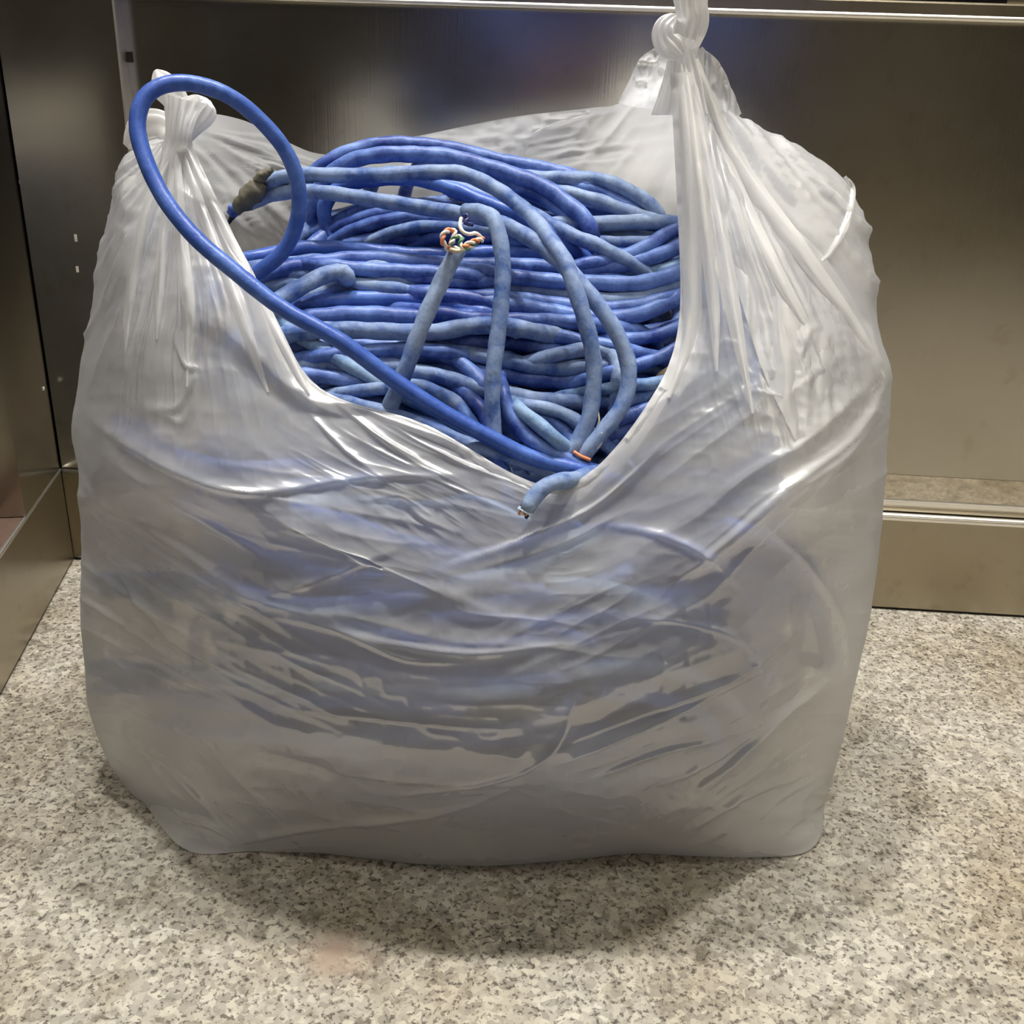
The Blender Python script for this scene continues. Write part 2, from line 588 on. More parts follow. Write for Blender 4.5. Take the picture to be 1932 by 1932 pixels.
bead('bead', C0, EL, NL, .001, UL, -.0010, ZK - .0006, .0016, M_BEAD, bl)
slab('ledge', C0, EL, NL, UC, UL, -LR - .002, -.002, ZK - .002, ZK + .0006, mat_plain('ledge_brown', lin(86, 66, 54), .6), bl)

# rest of the cabin: the left wall turns outwards beyond the picture's edge
JL = C0 + EL * UL
slab('return_panel', JL, -EX, NB, -.004, .46, -.02, 0, ZK, ZTOP, M_WALL, wl)
slab('return_kick', JL, -EX, NB, -.004, .46, -.02, .001, .0022, ZK, M_KICK, bl)
slab('side_panel', JL - EX * .46, NB, EX, -.02, 1.5, -.02, 0, 0, ZTOP, M_WALL, wl)
CR = C0 + EX * UR
NR = -EX
wr = slab('wall_right', CR, NB, NR, -.05, 1.9, -.03, 0, 0, ZTOP, M_WALL, label='brushed steel side wall of the lift cabin')
fo = C0 + NB * 1.42 - EX * .9
wf = slab('wall_front', fo, EX, -NB, 0, 2.7, -.03, 0, 0, ZTOP, M_WALL, label='brushed steel front of the lift cabin')
for k, u in enumerate((.95, 1.48)):
    slab('door_leaf', fo, EX, -NB, u, u + .52, 0, .012, .01, 2.0, M_KICK, wf, .002)
ce = mesh_obj('ceiling', [(-1.3, -1.4, ZTOP), (2.3, -1.4, ZTOP), (2.3, 1.3, ZTOP), (-1.3, 1.3, ZTOP), (-1.3, -1.4, ZTOP + .03), (2.3, -1.4, ZTOP + .03), (2.3, 1.3, ZTOP + .03), (-1.3, 1.3, ZTOP + .03)],
              [(3, 2, 1, 0), (4, 5, 6, 7), (0, 1, 5, 4), (1, 2, 6, 5), (2, 3, 7, 6), (3, 0, 4, 7)], M_CEIL, None, False)
ce['kind'] = 'structure'
ce['label'] = 'pale ceiling of the lift cabin'
M_LAMP = mat_emit('lamp_glow', (1.0, .96, .90), 14.0)
for k, ((lx, ly), w) in enumerate(LAMPS):
    e = empty('ceiling_downlight', (lx, ly, ZTOP), 'round recessed downlight in the lift ceiling', 'ceiling light', 'ceiling downlights')
    a = np.linspace(0, 2 * math.pi, 25)[:-1]
    ring = np.stack([np.stack([r * np.cos(a), r * np.sin(a), np.full(24, z)], 1) for r, z in ((.072, -.0005), (.070, -.006), (.056, -.006), (.054, -.002))])
    grid_obj('bezel', ring, M_BEAD, e, True)
    mesh_obj('lens', [(.054 * math.cos(t), .054 * math.sin(t), -.0015) for t in a], [tuple(range(23, -1, -1))], M_LAMP, e, False)
    ld = bpy.data.lights.new('downlight', 'AREA')
    ld.shape = 'DISK'
    ld.size = .10
    ld.energy = w
    ld.color = (1.0, .975, .93)
    lo = bpy.data.objects.new('downlight', ld)
    COL.objects.link(lo)
    lo.location = (0, 0, -.01)
    lo.parent = e

# ------------------------------------------------------------------ the carrier bag
S_F = np.array([0, .08, .16, .24, .32, .40, .50, .60, .68, .76, .84, .92, 1.0])
NBK = 10
S_ALL = np.concatenate([S_F, 1 + np.arange(1, NBK + 1) / (NBK + 1)])


def row(xs, ys, Ys):
    return P(np.array(xs, float), np.array(ys, float), np.array(Ys, float))


def lx(a, b):
    return a + (b - a) * S_F


Q = np.array([1, .50, .24, .13, .07, .03, 0, 0, .03, .08, .20, .46, 1.0])
FR = []   # front rows from the rim down
FR.append(row([322, 330, 338, 350, 462, 602, 800, 1048, 1215, 1284, 1264, 1285, 1312],
              [262, 258, 255, 256, 485, 732, 800, 918, 772, 560, 135, 112, 112],
              [.487, .482, .480, .480, .452, .424, .406, .398, .412, .446, .484, .486, .49]))
FR.append(row([238, 270, 305, 352, 452, 585, 790, 1050, 1232, 1312, 1318, 1350, 1388],
              [296, 325, 350, 375, 535, 762, 836, 952, 806, 600, 320, 300, 325],
              [.490, .476, .468, .462, .440, .414, .399, .393, .404, .434, .462, .470, .49]))
FR.append(row([208, 250, 300, 360, 440, 562, 780, 1050, 1252, 1352, 1392, 1465, 1548],
              [400, 440, 470, 500, 615, 802, 884, 1002, 866, 700, 560, 500, 478],
              [.488, .464, .452, .442, .425, .405, .392, .388, .398, .418, .436, .452, .485]))
FR.append(row([182, 230, 292, 362, 440, 550, 770, 1050, 1272, 1392, 1465, 1570, 1680],
              [600, 640, 665, 690, 755, 872, 952, 1062, 942, 832, 750, 705, 712],
              [.486, .444, .425, .414, .404, .394, .385, .382, .388, .398, .414, .440, .485]))
FR.append(row([147, 196, 282, 370, 460, 562, 770, 1030, 1252, 1392, 1492, 1592, 1668],
              [862, 880, 890, 902, 932, 992, 1062, 1132, 1062, 982, 922, 882, 850],
              [.482, .430, .403, .391, .384, .378, .374, .373, .376, .382, .394, .423, .482]))


def body(x0, x1, ys, yf, ym):
    return row(lx(x0, x1), ys, yf + (ym - yf) * Q)


FR.append(body(158, 1658, [1010, 1020, 1040, 1052, 1072, 1112, 1172, 1212, 1172, 1112, 1062, 1022, 1000], .366, .480))
FR.append(body(157, 1641, [1180, 1188, 1204, 1222, 1242, 1264, 1300, 1312, 1282, 1244, 1212, 1172, 1140], .360, .475))
FR.append(body(166, 1608, [1290, 1312, 1340, 1360, 1380, 1396, 1410, 1408, 1390, 1366, 1342, 1312, 1290], .361, .470))
FR.append(body(196, 1584, [1400, 1432, 1452, 1468, 1480, 1490, 1498, 1494, 1484, 1470, 1456, 1430, 1400], .370, .462))
FR.append(row([258, 342, 436, 550, 665, 780, 895, 1005, 1105, 1230, 1360, 1480, 1556],
              [1490, 1522, 1538, 1548, 1556, 1566, 1570, 1566, 1560, 1552, 1548, 1540, 1496],
              [.452, .418, .400, .393, .389, .387, .387, .388, .389, .391, .396, .412, .452]))
bx = np.array([346, 380, 480, 600, 700, 800, 900, 1000, 1100, 1220, 1350, 1492, 1534])
by = np.array([1548, 1611, 1606, 1608, 1618, 1628, 1632, 1627, 1618, 1608, 1615, 1614, 1566])
FR.append(FL(bx, by, 0.0012))
FR = np.stack(FR)
NROW = len(FR)

BK = np.zeros((NROW, NBK, 3))
top = [[(1302, 100, .50), (1236, 122, .52), (1166, 196, .552), (1112, 204, .572), (960, 222, .588), (760, 263, .592), (622, 292, .588), (545, 270, .572), (462, 228, .545), (378, 214, .508)],
       [(1388, 214, .515), (1290, 245, .545), (1190, 280, .57), (1110, 285, .583), (960, 300, .595), (760, 330, .60), (610, 350, .597), (520, 340, .582), (420, 320, .555), (300, 300, .52)],
       [(1596, 340, .530), (1420, 395, .575), (1260, 400, .592), (1110, 400, .602), (960, 400, .605), (760, 400, .605), (600, 410, .602), (480, 420, .588), (350, 430, .56), (234, 440, .525)]]
for r in range(3):
    a = np.array(top[r], float)
    BK[r] = P(a[:, 0], a[:, 1], a[:, 2])
yback = [0, 0, 0, .612, .615, .612, .606, .600, .592, .582, .572]
for r in range(3, NROW):
    pr, pl = FR[r, 12], FR[r, 0]
    for k in range(NBK):
        u = (k + 1) / (NBK + 1)
        ux = .5 - .5 * math.copysign(abs(1 - 2 * u) ** .75, 1 - 2 * u)
        q = pr * (1 - ux) + pl * ux
        q[1] = q[1] + (yback[r] - q[1]) * (1 - abs(2 * u - 1) ** 3.2)
        if r == NROW - 1:
            q[2] = .0012
        BK[r, k] = q
BK[3, 0] = P(1636.0, 610.0, .528)
BK[3, 9] = P(172.0, 640.0, .525)
BK[4, 9] = P(152.0, 800.0, .52)
CTRL = np.concatenate([FR, BK], 1)           # (rows, 23, 3)
cen = CTRL[-1].mean(0)
t1_, t2_ = CTRL[-1].copy(), CTRL[-1].copy()
t1_ = cen + (t1_ - cen) * .86
t2_ = cen + (t2_ - cen) * .12
t1_[:, 2] = t2_[:, 2] = .0009
CTRL = np.concatenate([CTRL, t1_[None], t2_[None]])


def hermite(tk, P_, t, periodic=None, flat=False):
    """smooth non-uniform curve through samples along axis 0"""
    tk = np.asarray(tk, float)
    if periodic:
        P_ = np.concatenate([P_[-3:], P_, P_[:3]])
        tk = np.concatenate([tk[-3:] - periodic, tk, tk[:3] + periodic])
    d = np.diff(P_, axis=0) / np.diff(tk)[:, None, None]
    h = np.diff(tk)
    m = np.zeros_like(P_)
    m[1:-1] = (d[:-1] * h[1:, None, None] + d[1:] * h[:-1, None, None]) / (h[1:] + h[:-1])[:, None, None]
    m[0], m[-1] = d[0], d[-1]
    if flat:                                    # no overshoot between neighbours
        same = d[:-1] * d[1:] > 0
        lim = 2.2 * np.minimum(np.abs(d[:-1]), np.abs(d[1:]))
        m[1:-1] = np.where(same, np.clip(m[1:-1], -lim, lim), 0)
    i = np.clip(np.searchsorted(tk, t, 'right') - 1, 0, len(tk) - 2)
    u = ((t - tk[i]) / h[i])[:, None, None]
    hh = h[i][:, None, None]
    return (2 * u ** 3 - 3 * u ** 2 + 1) * P_[i] + (u ** 3 - 2 * u ** 2 + u) * hh * m[i] + (-2 * u ** 3 + 3 * u ** 2) * P_[i + 1] + (u ** 3 - u ** 2) * hh * m[i + 1]


NF, NBACK, NR_ = 460, 200, 400
sf = np.concatenate([np.linspace(0, 1, NF, endpoint=False), np.linspace(1, 2, NBACK, endpoint=False)])
tk = np.array([0, .07, .14, .24, .34, .45, .55, .65, .74, .82, .90, .95, 1.0])
tf = np.linspace(0, 1, NR_) ** 1.0
A = hermite(tk, CTRL, tf, None, True)                                   # (NR, 23, 3)
G0 = hermite(S_ALL, A.transpose(1, 0, 2), sf, 2.0, True).transpose(1, 0, 2)   # (NR, NF+NB, 3)


def normals(G):
    du = np.roll(G, -1, 1) - np.roll(G, 1, 1)
    dv = np.gradient(G, axis=0)
    n = np.cross(du, dv)
    n /= np.linalg.norm(n, axis=2)[..., None] + 1e-12
    c = np.array([cen[0], cen[1], 0])
    out = G - c
    out[..., 2] = 0
    s = np.sign((n * out).sum(2).mean())
    return n * s


NG = normals(G0)
PX, PY = proj(G0)
isF = (sf <= 1.0)[None] & np.ones(NR_, bool)[:, None]
DISP = np.zeros(PX.shape)


def field(cx, cy, rx, ry, ang, across, along, amp, seed, oct=2):
    a = math.radians(ang)
    x, y = PX - cx, PY - cy
    # bend the folds a little so they never run dead straight
    wob = 22 * (vnoise(PX / 170 + seed, PY / 170, seed + 50) - .5)
    u = x * math.cos(a) + y * math.sin(a)
    v = -x * math.sin(a) + y * math.cos(a) + wob
    w = np.exp(-((x / rx) ** 2 + (y / ry) ** 2) ** 1.3)
    return amp * w * (ridged(u / along + seed * 3.1, v / across, seed, oct) - .4)


def fan(ox, oy, r0, r1, period, amp, seed, box):
    x, y = PX - ox, PY - oy
    r = np.hypot(x, y)
    an = np.degrees(np.arctan2(y, x)) + 3.5 * (vnoise(PX / 140, PY / 140, seed + 9) - .5)
    w = np.clip((r - 6) / r0, 0, 1) * np.clip((r1 - r) / (r1 * .45), 0, 1)
    x0, x1, y0, y1 = box
    w = w * np.clip((PX - x0) / 30, 0, 1) * np.clip((x1 - PX) / 30, 0, 1) * np.clip((PY - y0) / 20, 0, 1) * np.clip((y1 - PY) / 60, 0, 1)
    return amp * w * (ridged(an / period, r / 420, seed, 3) - .4)


DISP += .0045 * (fbm(PX / 190, PY / 95, 3, 3) - .5)
DISP += field(330, 1090, 240, 170, 31, 52, 420, .0075, 11)
DISP += field(360, 1270, 280, 150, 27, 44, 380, .0045, 12)
DISP += field(1470, 900, 230, 210, -37, 70, 420, .0070, 13)
DISP += field(1240, 1360, 270, 150, -21, 50, 420, .0042, 14)
DISP += field(820, 880, 260, 80, 27, 26, 240, .0036, 15)
DISP += field(900, 1520, 560, 110, 6, 80, 400, .0036, 16)
DISP += field(740, 1210, 420, 190, 7, 62, 560, .0042, 17)
DISP += field(560, 980, 380, 110, 10, 70, 420, .0065, 18)
DISP += field(1180, 1130, 300, 150, -28, 54, 320, .0032, 19)
DISP += field(380, 1500, 170, 100, 45, 40, 160, .0035, 20)
DISP += field(1450, 1520, 180, 120, -35, 44, 200, .0040, 21)
DISP += field(1450, 690, 150, 120, 20, 34, 36, .0028, 22)
DISP += field(800, 975, 150, 55, 35, 24, 60, .0026, 23)
DISP += field(1320, 1500, 90, 60, -40, 20, 40, .0018, 24)
DISP += field(1120, 320, 170, 130, -52, 44, 130, .0090, 25)
DISP += field(1050, 260, 220, 60, -12, 26, 160, .0060, 26)
DISP += field(450, 340, 130, 110, 40, 50, 150, .0080, 27)
DISP += fan(338, 235, 160, 620, 5.5, .0085, 31, (120, 640, 240, 860))
DISP += fan(1290, 70, 220, 900, 4.6, .0095, 32, (1255, 1700, 100, 900))
DISP += .0009 * (ridged(PX / 44, PY / 38, 41, 2) - .4)


def stroke(pts, width, h, taper=True, side=0):
    """one fold drawn as a ridge; side != 0 makes one flank steep"""
    global DISP
    p = np.array(pts, float)
    c = spline(np.concatenate([p, np.zeros((len(p), 1))], 1), 8)[:, :2]
    m = isF & (PX > c[:, 0].min() - 4 * width) & (PX < c[:, 0].max() + 4 * width) & (PY > c[:, 1].min() - 4 * width) & (PY < c[:, 1].max() + 4 * width)
    ii = np.nonzero(m)
    if not len(ii[0]):
        return
    x, y = PX[ii], PY[ii]
    best = np.full(len(x), 1e9)
    sgn = np.zeros(len(x))
    tt = np.zeros(len(x))
    n = len(c) - 1
    for k in range(n):
        a, b = c[k], c[k + 1]
        ab = b - a
        L2 = (ab ** 2).sum() + 1e-9
        u = np.clip(((x - a[0]) * ab[0] + (y - a[1]) * ab[1]) / L2, 0, 1)
        dx, dy = x - a[0] - u * ab[0], y - a[1] - u * ab[1]
        d = np.hypot(dx, dy)
        q = d < best
        best[q] = d[q]
        sgn[q] = np.sign(ab[0] * dy - ab[1] * dx)[q]
        tt[q] = ((k + u) / n)[q]
    w = np.where(sgn * side > 0, width * .35, width) if side else width
    prof = np.exp(-(best / w) ** 1.5)
    if taper:
        prof = prof * np.sin(np.pi * np.clip(tt, .02, .98)) ** .6
    DISP[ii] += h * prof


STROKES = [
    ([(165, 790), (255, 850), (350, 900), (480, 932), (700, 902), (900, 900)], 16, .0045, 1),
    ([(160, 905), (190, 950), (330, 1030), (470, 1120), (620, 1165)], 14, .0045, -1),
    ([(150, 930), (220, 1010), (330, 1090), (430, 1140)], 10, .0035, 1),
    ([(170, 1010), (260, 1130), (330, 1210), (480, 1290)], 12, .0040, 1),
    ([(420, 1135), (560, 1110), (690, 1060), (770, 1030)], 22, .0035, 1),
    ([(850, 1066), (980, 1020), (1120, 955), (1240, 850)], 12, .0045, -1),
    ([(900, 1075), (1040, 1035), (1160, 975)], 14, .0035, 1),
    ([(740, 1505), (900, 1482), (1000, 1450), (1060, 1395), (1082, 1320)], 6, .0026, 1),
    ([(385, 1606), (600, 1562), (850, 1532), (985, 1482)], 9, .0036, 1),
    ([(320, 1545), (400, 1560), (440, 1590), (385, 1608)], 8, .0030, 1),
    ([(300, 1440), (380, 1500), (420, 1560)], 12, .0035, -1),
    ([(1300, 1500), (1380, 1440), (1470, 1350), (1560, 1285)], 15, .0055, -1),
    ([(1250, 1480), (1340, 1440), (1430, 1380)], 10, .0035, 1),
    ([(1680, 712), (1600, 830), (1480, 920), (1380, 1010), (1280, 1090)], 16, .0060, 1),
    ([(1668, 770), (1560, 900), (1450, 1000), (1330, 1130)], 12, .0045, -1),
    ([(1430, 980), (1530, 1080), (1590, 1180), (1600, 1290)], 9, .0030, 1),
    ([(1140, 990), (1240, 1010), (1330, 1050), (1395, 1110)], 12, .0035, 1),
    ([(1190, 1165), (1310, 1180), (1400, 1215), (1440, 1290)], 12, .0035, 1),
    ([(1080, 1400), (1230, 1340), (1380, 1280), (1500, 1200)], 10, .0042, 1),
    ([(1060, 1440), (1200, 1385), (1330, 1320), (1480, 1240)], 9, .0036, 1),
    ([(1120, 1470), (1250, 1420), (1370, 1390)], 8, .0030, -1),
    ([(1300, 1570), (1400, 1510), (1500, 1470)], 10, .0030, 1),
    ([(280, 770), (330, 770), (372, 712), (345, 795), (300, 775)], 9, .0030, 0),
    ([(330, 640), (350, 690), (385, 700)], 9, .0030, 1),
    ([(250, 330), (240, 370), (250, 420)], 18, .0045, 0),
    ([(600, 735), (720, 790), (860, 840), (1010, 905)], 13, .0040, 1),
    ([(630, 760), (720, 830), (800, 885)], 9, .0034, 1),
    ([(590, 790), (650, 850), (705, 890)], 8, .0030, 1),
    ([(690, 945), (760, 940), (790, 975), (860, 1005)], 12, .0035, 1),
    ([(640, 1190), (760, 1215), (900, 1230), (1060, 1215)], 12, .0035, -1),
    ([(500, 1160), (640, 1190), (760, 1240), (880, 1250)], 12, .0035, 1),
    ([(480, 1420), (560, 1440), (640, 1465)], 14, -.0040, 0),
    ([(560, 1340), (800, 1365), (960, 1375)], 9, .0024, 1),
]
for s_ in STROKES:
    stroke(s_[0], s_[1], s_[2], True, s_[3])
# folds die out where the sheet is gathered, at the rim and under the bag
edge_w = np.clip(tf / .02, .25, 1)[:, None] * np.clip((.885 - tf) / .03, 0, 1)[:, None]
edge_w = np.where((PY > 1560) & (tf[:, None] < .93), np.maximum(edge_w, .25), edge_w)
side_w = np.clip(np.minimum(np.abs(sf - 0), np.minimum(np.abs(sf - 1), np.abs(sf - 2))) / .03, .35, 1)[None]
GB = G0 + NG * (.5 * DISP * edge_w * side_w)[..., None]
GB[..., 2] = np.maximum(GB[..., 2], .0007)

bag = empty('carrier_bag', tuple(cen), 'translucent white plastic carrier bag with knotted handles, full of blue cable', 'bag')
bd = keep(grid_obj('body', GB, M_FILM, None, True), bag)

FRONT = GB[:, :NF]
FPX, FPY = proj(FRONT)
# depth of the front film by picture position, for laying cables against it
_lut = np.full((400, 400), np.nan)
_ix = np.clip((FPX / 5).astype(int), 0, 399)
_iy = np.clip((FPY / 5).astype(int), 0, 399)
_order = np.argsort(-FRONT[..., 1].reshape(-1))
_lut[_iy.reshape(-1)[_order], _ix.reshape(-1)[_order]] = FRONT[..., 1].reshape(-1)[_order]


def film_y(px, py):
    for r in range(2, 14):
        w = _lut[max(0, int(py / 5) - r):int(py / 5) + r + 1, max(0, int(px / 5) - r):int(px / 5) + r + 1]
        if np.isfinite(w).any():
            return float(np.nanmax(w))
    return .43


_lut2 = np.full((400, 400), np.nan)
_ax, _ay = proj(GB)
_o2 = np.argsort(-GB[..., 1].reshape(-1))
_lut2[np.clip((_ay / 5).astype(int), 0, 399).reshape(-1)[_o2], np.clip((_ax / 5).astype(int), 0, 399).reshape(-1)[_o2]] = GB[..., 1].reshape(-1)[_o2]


def near_y(px, py):
    for r in range(1, 14):
        w = _lut2[max(0, int(py / 5) - r):int(py / 5) + r + 1, max(0, int(px / 5) - r):int(px / 5) + r + 1]
        if np.isfinite(w).any():
            return float(np.nanmin(w))
    return .5


def sheet(name, rows, mat, nu=60, nv=14, amp=.0, seed=0, wl=(30, 30)):
    """small loose piece of film through rows of (px, py, y)"""
    a = np.array(rows, float)
    C = P(a[..., 0], a[..., 1], a[..., 2])
    g = hermite(np.linspace(0, 1, C.shape[0]), C, np.linspace(0, 1, nv))
    g = hermite(np.linspace(0, 1, C.shape[1]), g.transpose(1, 0, 2), np.linspace(0, 1, nu)).transpose(1, 0, 2)
    if amp:
        x, y = proj(g)
        g[..., 1] += amp * (ridged(x / wl[0], y / wl[1], seed, 2) - .4)
    return keep(grid_obj(name, g, mat), bag)


def rim_strip(name, pts, width, dy, mat, seed, amp=.0012, nv=8):
    """folded hem lying along the rim: pts (px, py, y) along the edge, width in px towards the bag"""
    a = np.array(pts, float)
    c = spline(a * np.array([1, 1, 1000.0]), 6)
    c[:, 2] /= 1000
    t = np.gradient(c[:, :2], axis=0)
    t /= np.linalg.norm(t, axis=1)[:, None]
    nrm = np.stack([-t[:, 1], t[:, 0]], 1)
    rows = []
    L = np.arange(len(c)) * 6.0
    for v in np.linspace(0, 1, nv):
        w = width * v * (.75 + .5 * vnoise(L / 60, L * 0 + seed, seed))
        yy = c[:, 2] - dy - .0012 * math.sin(math.pi * v) + amp * (vnoise(L / 16 + seed, L * 0 + v * 5, seed + 3) - .5)
        rows.append(P(c[:, 0] + nrm[:, 0] * w, c[:, 1] + nrm[:, 1] * w, yy))
    return keep(grid_obj(name, np.stack(rows), mat), bag)


# rim as built (front sheet, first row)
rimp = np.stack([FPX[0], FPY[0], FRONT[0, :, 1]], 1)


def rim_between(s0, s1, n=9):
    i = np.linspace(s0 * NF, s1 * NF, n).astype(int)
    return [tuple(rimp[np.clip(k, 0, NF - 1)]) for k in i]


rim_strip('rim_hem', rim_between(.25, .43, 14), 20, .0006, M_FILM2, 1)
rim_strip('rim_hem', rim_between(.25, .41, 14), 40, .0020, M_FILM2, 2)
rim_strip('rim_hem', rim_between(.36, .635, 14), 24, .0010, M_FILM2, 3)
rim_strip('rim_hem', rim_between(.585, .838, 18), 30, .0012, M_FILM2, 4)
rim_strip('rim_hem', rim_between(.66, .838, 14), 22, .0024, M_FILM2, 5)
rim_strip('rim_hem', rim_between(.70, .838, 14), 48, .0034, M_FILM2, 6)


def pleat(pts, lift=.0022, bulge=.0035, mat=M_FILM2, seed=0, nv=11, depth=film_y):
    """a narrow gathered fold of the front film: pts (px, py, half width px)"""
    a = np.array([(x, y, w, depth(x, y)) for x, y, w in pts])
    c = hermite(np.linspace(0, 1, len(a)), a[:, None, :], np.linspace(0, 1, 70))[:, 0]
    t = np.gradient(c[:, :2], axis=0)
    t /= np.linalg.norm(t, axis=1)[:, None]
    rows = []
    for v in np.linspace(-1, 1, nv):
        w = c[:, 2] * v
        yy = c[:, 3] - lift - bulge * (1 - abs(v) ** 1.5) * np.clip(c[:, 2] / 14, .2, 1) + .0008 * (vnoise(np.arange(70) / 7.0, np.full(70, v * 2 + seed), seed) - .5)
        rows.append(P(c[:, 0] - t[:, 1] * w, c[:, 1] + t[:, 0] * w, yy))
    return keep(grid_obj('pleat', np.stack(rows), mat), bag)


pleat([(1284, 120, 10), (1300, 300, 16), (1306, 500, 18), (1300, 640, 14), (1262, 750, 4)], seed=1)
pleat([(1298, 120, 9), (1336, 320, 15), (1378, 560, 16), (1420, 780, 3)], seed=2)
pleat([(1306, 118, 9), (1362, 300, 17), (1450, 500, 22), (1570, 700, 4)], seed=3)
pleat([(1310, 112, 8), (1380, 290, 17), (1500, 470, 24), (1610, 620, 16), (1668, 712, 4)], .004, seed=4)
pleat([(1292, 120, 9), (1318, 330, 13), (1345, 560, 12), (1352, 700, 3)], .003, seed=5)
pleat([(332, 285, 8), (340, 430, 12), (356, 590, 12), (352, 730, 3)], seed=6)
pleat([(342, 282, 8), (395, 440, 13), (452, 590, 14), (505, 740, 3)], seed=7)
pleat([(326, 285, 8), (276, 410, 14), (246, 580, 12), (236, 690, 3)], seed=8)
pleat([(348, 278, 8), (425, 440, 12), (515, 620, 14), (585, 745, 4)], .003, seed=9)
pleat([(336, 285, 8), (310, 430, 10), (300, 560, 9), (296, 640, 3)], seed=10)
# folded flap of the back rim and the hem of the side wing
sheet('back_flap', [[(748, 264, .586), (860, 243, .585), (960, 224, .582), (1040, 212, .578), (1112, 206, .567)],
                    [(752, 290, .588), (860, 282, .588), (968, 272, .586), (1040, 234, .579), (1112, 212, .568)],
                    [(760, 318, .590), (860, 322, .590), (974, 316, .588), (1006, 250, .580), (1110, 216, .568)]], M_FILM2, 60, 20, .002, 5, (26, 18))
wh = pleat([(1594, 333, 3), (1609, 356, 5), (1602, 405, 6), (1582, 452, 7), (1552, 492, 3)], .0006, .0012, M_FILM2, 12, 11, near_y)
wh.name = 'wing_hem'
LE = [(1316, 190), (1345, 350), (1390, 540), (1440, 700), (1500, 830)]
RE = [(1334, 160), (1394, 328), (1550, 478), (1640, 618), (1680, 716)]
sheet('front_layer', [[(x0 + (x1 - x0) * v, y0 + (y1 - y0) * v, film_y(x0 + (x1 - x0) * v, y0 + (y1 - y0) * v) - .0030) for v in (0, .35, .7, 1)] for (x0, y0), (x1, y1) in zip(LE, RE)], M_FILM, 50, 90, .004, 8, (40, 200))


def gather(name, rings, mat, pleats, depth, seed, n=72, m=40, parent=bag):
    """bunched film: rings of (px, py, half width px, y); star-shaped pleated section"""
    a = np.array(rings, float)
    c = hermite(np.linspace(0, 1, len(a)), a[:, None, :], np.linspace(0, 1, m))[:, 0]
    th = np.linspace(0, 2 * math.pi, n, endpoint=False)
    g = np.zeros((m, n, 3))
    for k in range(m):
        px, py, w, y = c[k]
        q = P(px, py, y)
        s = w / F * np.linalg.norm(q - CP)
        rr = 1 + .38 * (vnoise(th * pleats / 6.283, np.full(n, k / m * 2.2 + seed), seed) - .5) + .16 * np.cos(th * pleats + k / m * 2.0)
        j = min(k + 1, m - 1), max(k - 1, 0)
        tx, ty = c[j[0], 0] - c[j[1], 0], c[j[0], 1] - c[j[1], 1]
        L = math.hypot(tx, ty) + 1e-6
        ax = (RM @ np.array([-ty / L, -tx / L, 0])) * -1.0
        ay = np.array([0, 1.0, 0])
        g[k] = q + s * (rr * np.cos(th))[:, None] * ax + s * depth * (rr * np.sin(th))[:, None] * ay
    return keep(grid_obj(name, g, mat, None, True), parent)


# left handle: knot, frill, tip and the loop that hangs behind it
kl = gather('handle_knot', [(334, 345, 36, .474), (335, 300, 27, .476), (338, 262, 19, .477), (342, 232, 21, .477), (346, 206, 27, .477), (351, 186, 34, .478)], M_FILM3, 13, .7, 3)
gather('handle_frill', [(345, 268, 10, .480), (358, 240, 20, .481), (376, 214, 27, .483), (388, 196, 22, .484), (394, 188, 5, .485)], M_FILM2, 9, .35, 4, parent=kl)
gather('handle_frill', [(340, 240, 10, .479), (352, 212, 16, .479), (366, 192, 14, .480), (372, 180, 4, .480)], M_FILM2, 7, .4, 14, parent=kl)
gather('handle_tip', [(338, 200, 18, .484), (322, 172, 22, .485), (307, 152, 18, .486), (298, 140, 11, .487), (293, 132, 3, .487)], M_FILM3, 5, .4, 5, parent=kl)
gather('handle_loop', [(330, 250, 12, .492), (302, 238, 24, .497), (272, 246, 26, .502), (252, 262, 19, .505), (238, 276, 7, .506)], M_FILM2, 6, .3, 6, parent=kl)
# right handle
kr = gather('handle_knot', [(1292, 215, 46, .484), (1290, 160, 32, .485), (1287, 120, 22, .486), (1288, 92, 19, .486), (1294, 72, 22, .486)], M_FILM3, 13, .65, 7)
gather('handle_tail', [(1290, 100, 17, .488), (1297, 70, 22, .488), (1306, 40, 24, .488), (1302, 8, 25, .488), (1300, -30, 28, .488), (1298, -70, 34, .488)], M_FILM2, 9, .45, 8, parent=kr)
gather('handle_loop', [(1286, 104, 10, .482), (1268, 88, 20, .481), (1254, 70, 17, .481), (1256, 48, 14, .482), (1268, 34, 9, .484), (1276, 28, 3, .485)], M_FILM2, 8, .35, 9, parent=kr)
sheet('handle_frill', [[(1286, 112, .492), (1262, 88, .497), (1246, 84, .50)], [(1280, 140, .495), (1240, 118, .502), (1210, 108, .508)], [(1282, 180, .50), (1215, 160, .512), (1190, 146, .52)],
                       [(1290, 215, .505), (1200, 202, .53), (1166, 194, .545)]], M_FILM2, 40, 40, .006, 15, (22, 34))
sheet('handle_fold', [[(1296, 104, .495), (1314, 94, .497), (1324, 88, .498)], [(1308, 140, .497), (1340, 128, .50), (1360, 122, .503)], [(1328, 190, .50), (1364, 176, .505), (1382, 170, .508)],
                      [(1360, 240, .505), (1384, 226, .510), (1398, 214, .513)]], M_FILM, 40, 40, .005, 16, (24, 60))

# ------------------------------------------------------------------ the cables
random.seed(7)
YP = [(200, .560), (270, .556), (330, .548), (400, .525), (480, .500), (560, .474), (640, .454), (720, .438), (800, .424), (880, .411), (940, .402)]


def heap_y(py):
    return float(np.interp(py, [a for a, _ in YP], [b for _, b in YP]))


def world_path(pts, lift=0.0):
    out = []
    for q in pts:
        y = q[2] if len(q) > 2 else heap_y(q[1]) - lift
        out.append(P(float(q[0]), float(q[1]), y))
    return out


CABLES = []


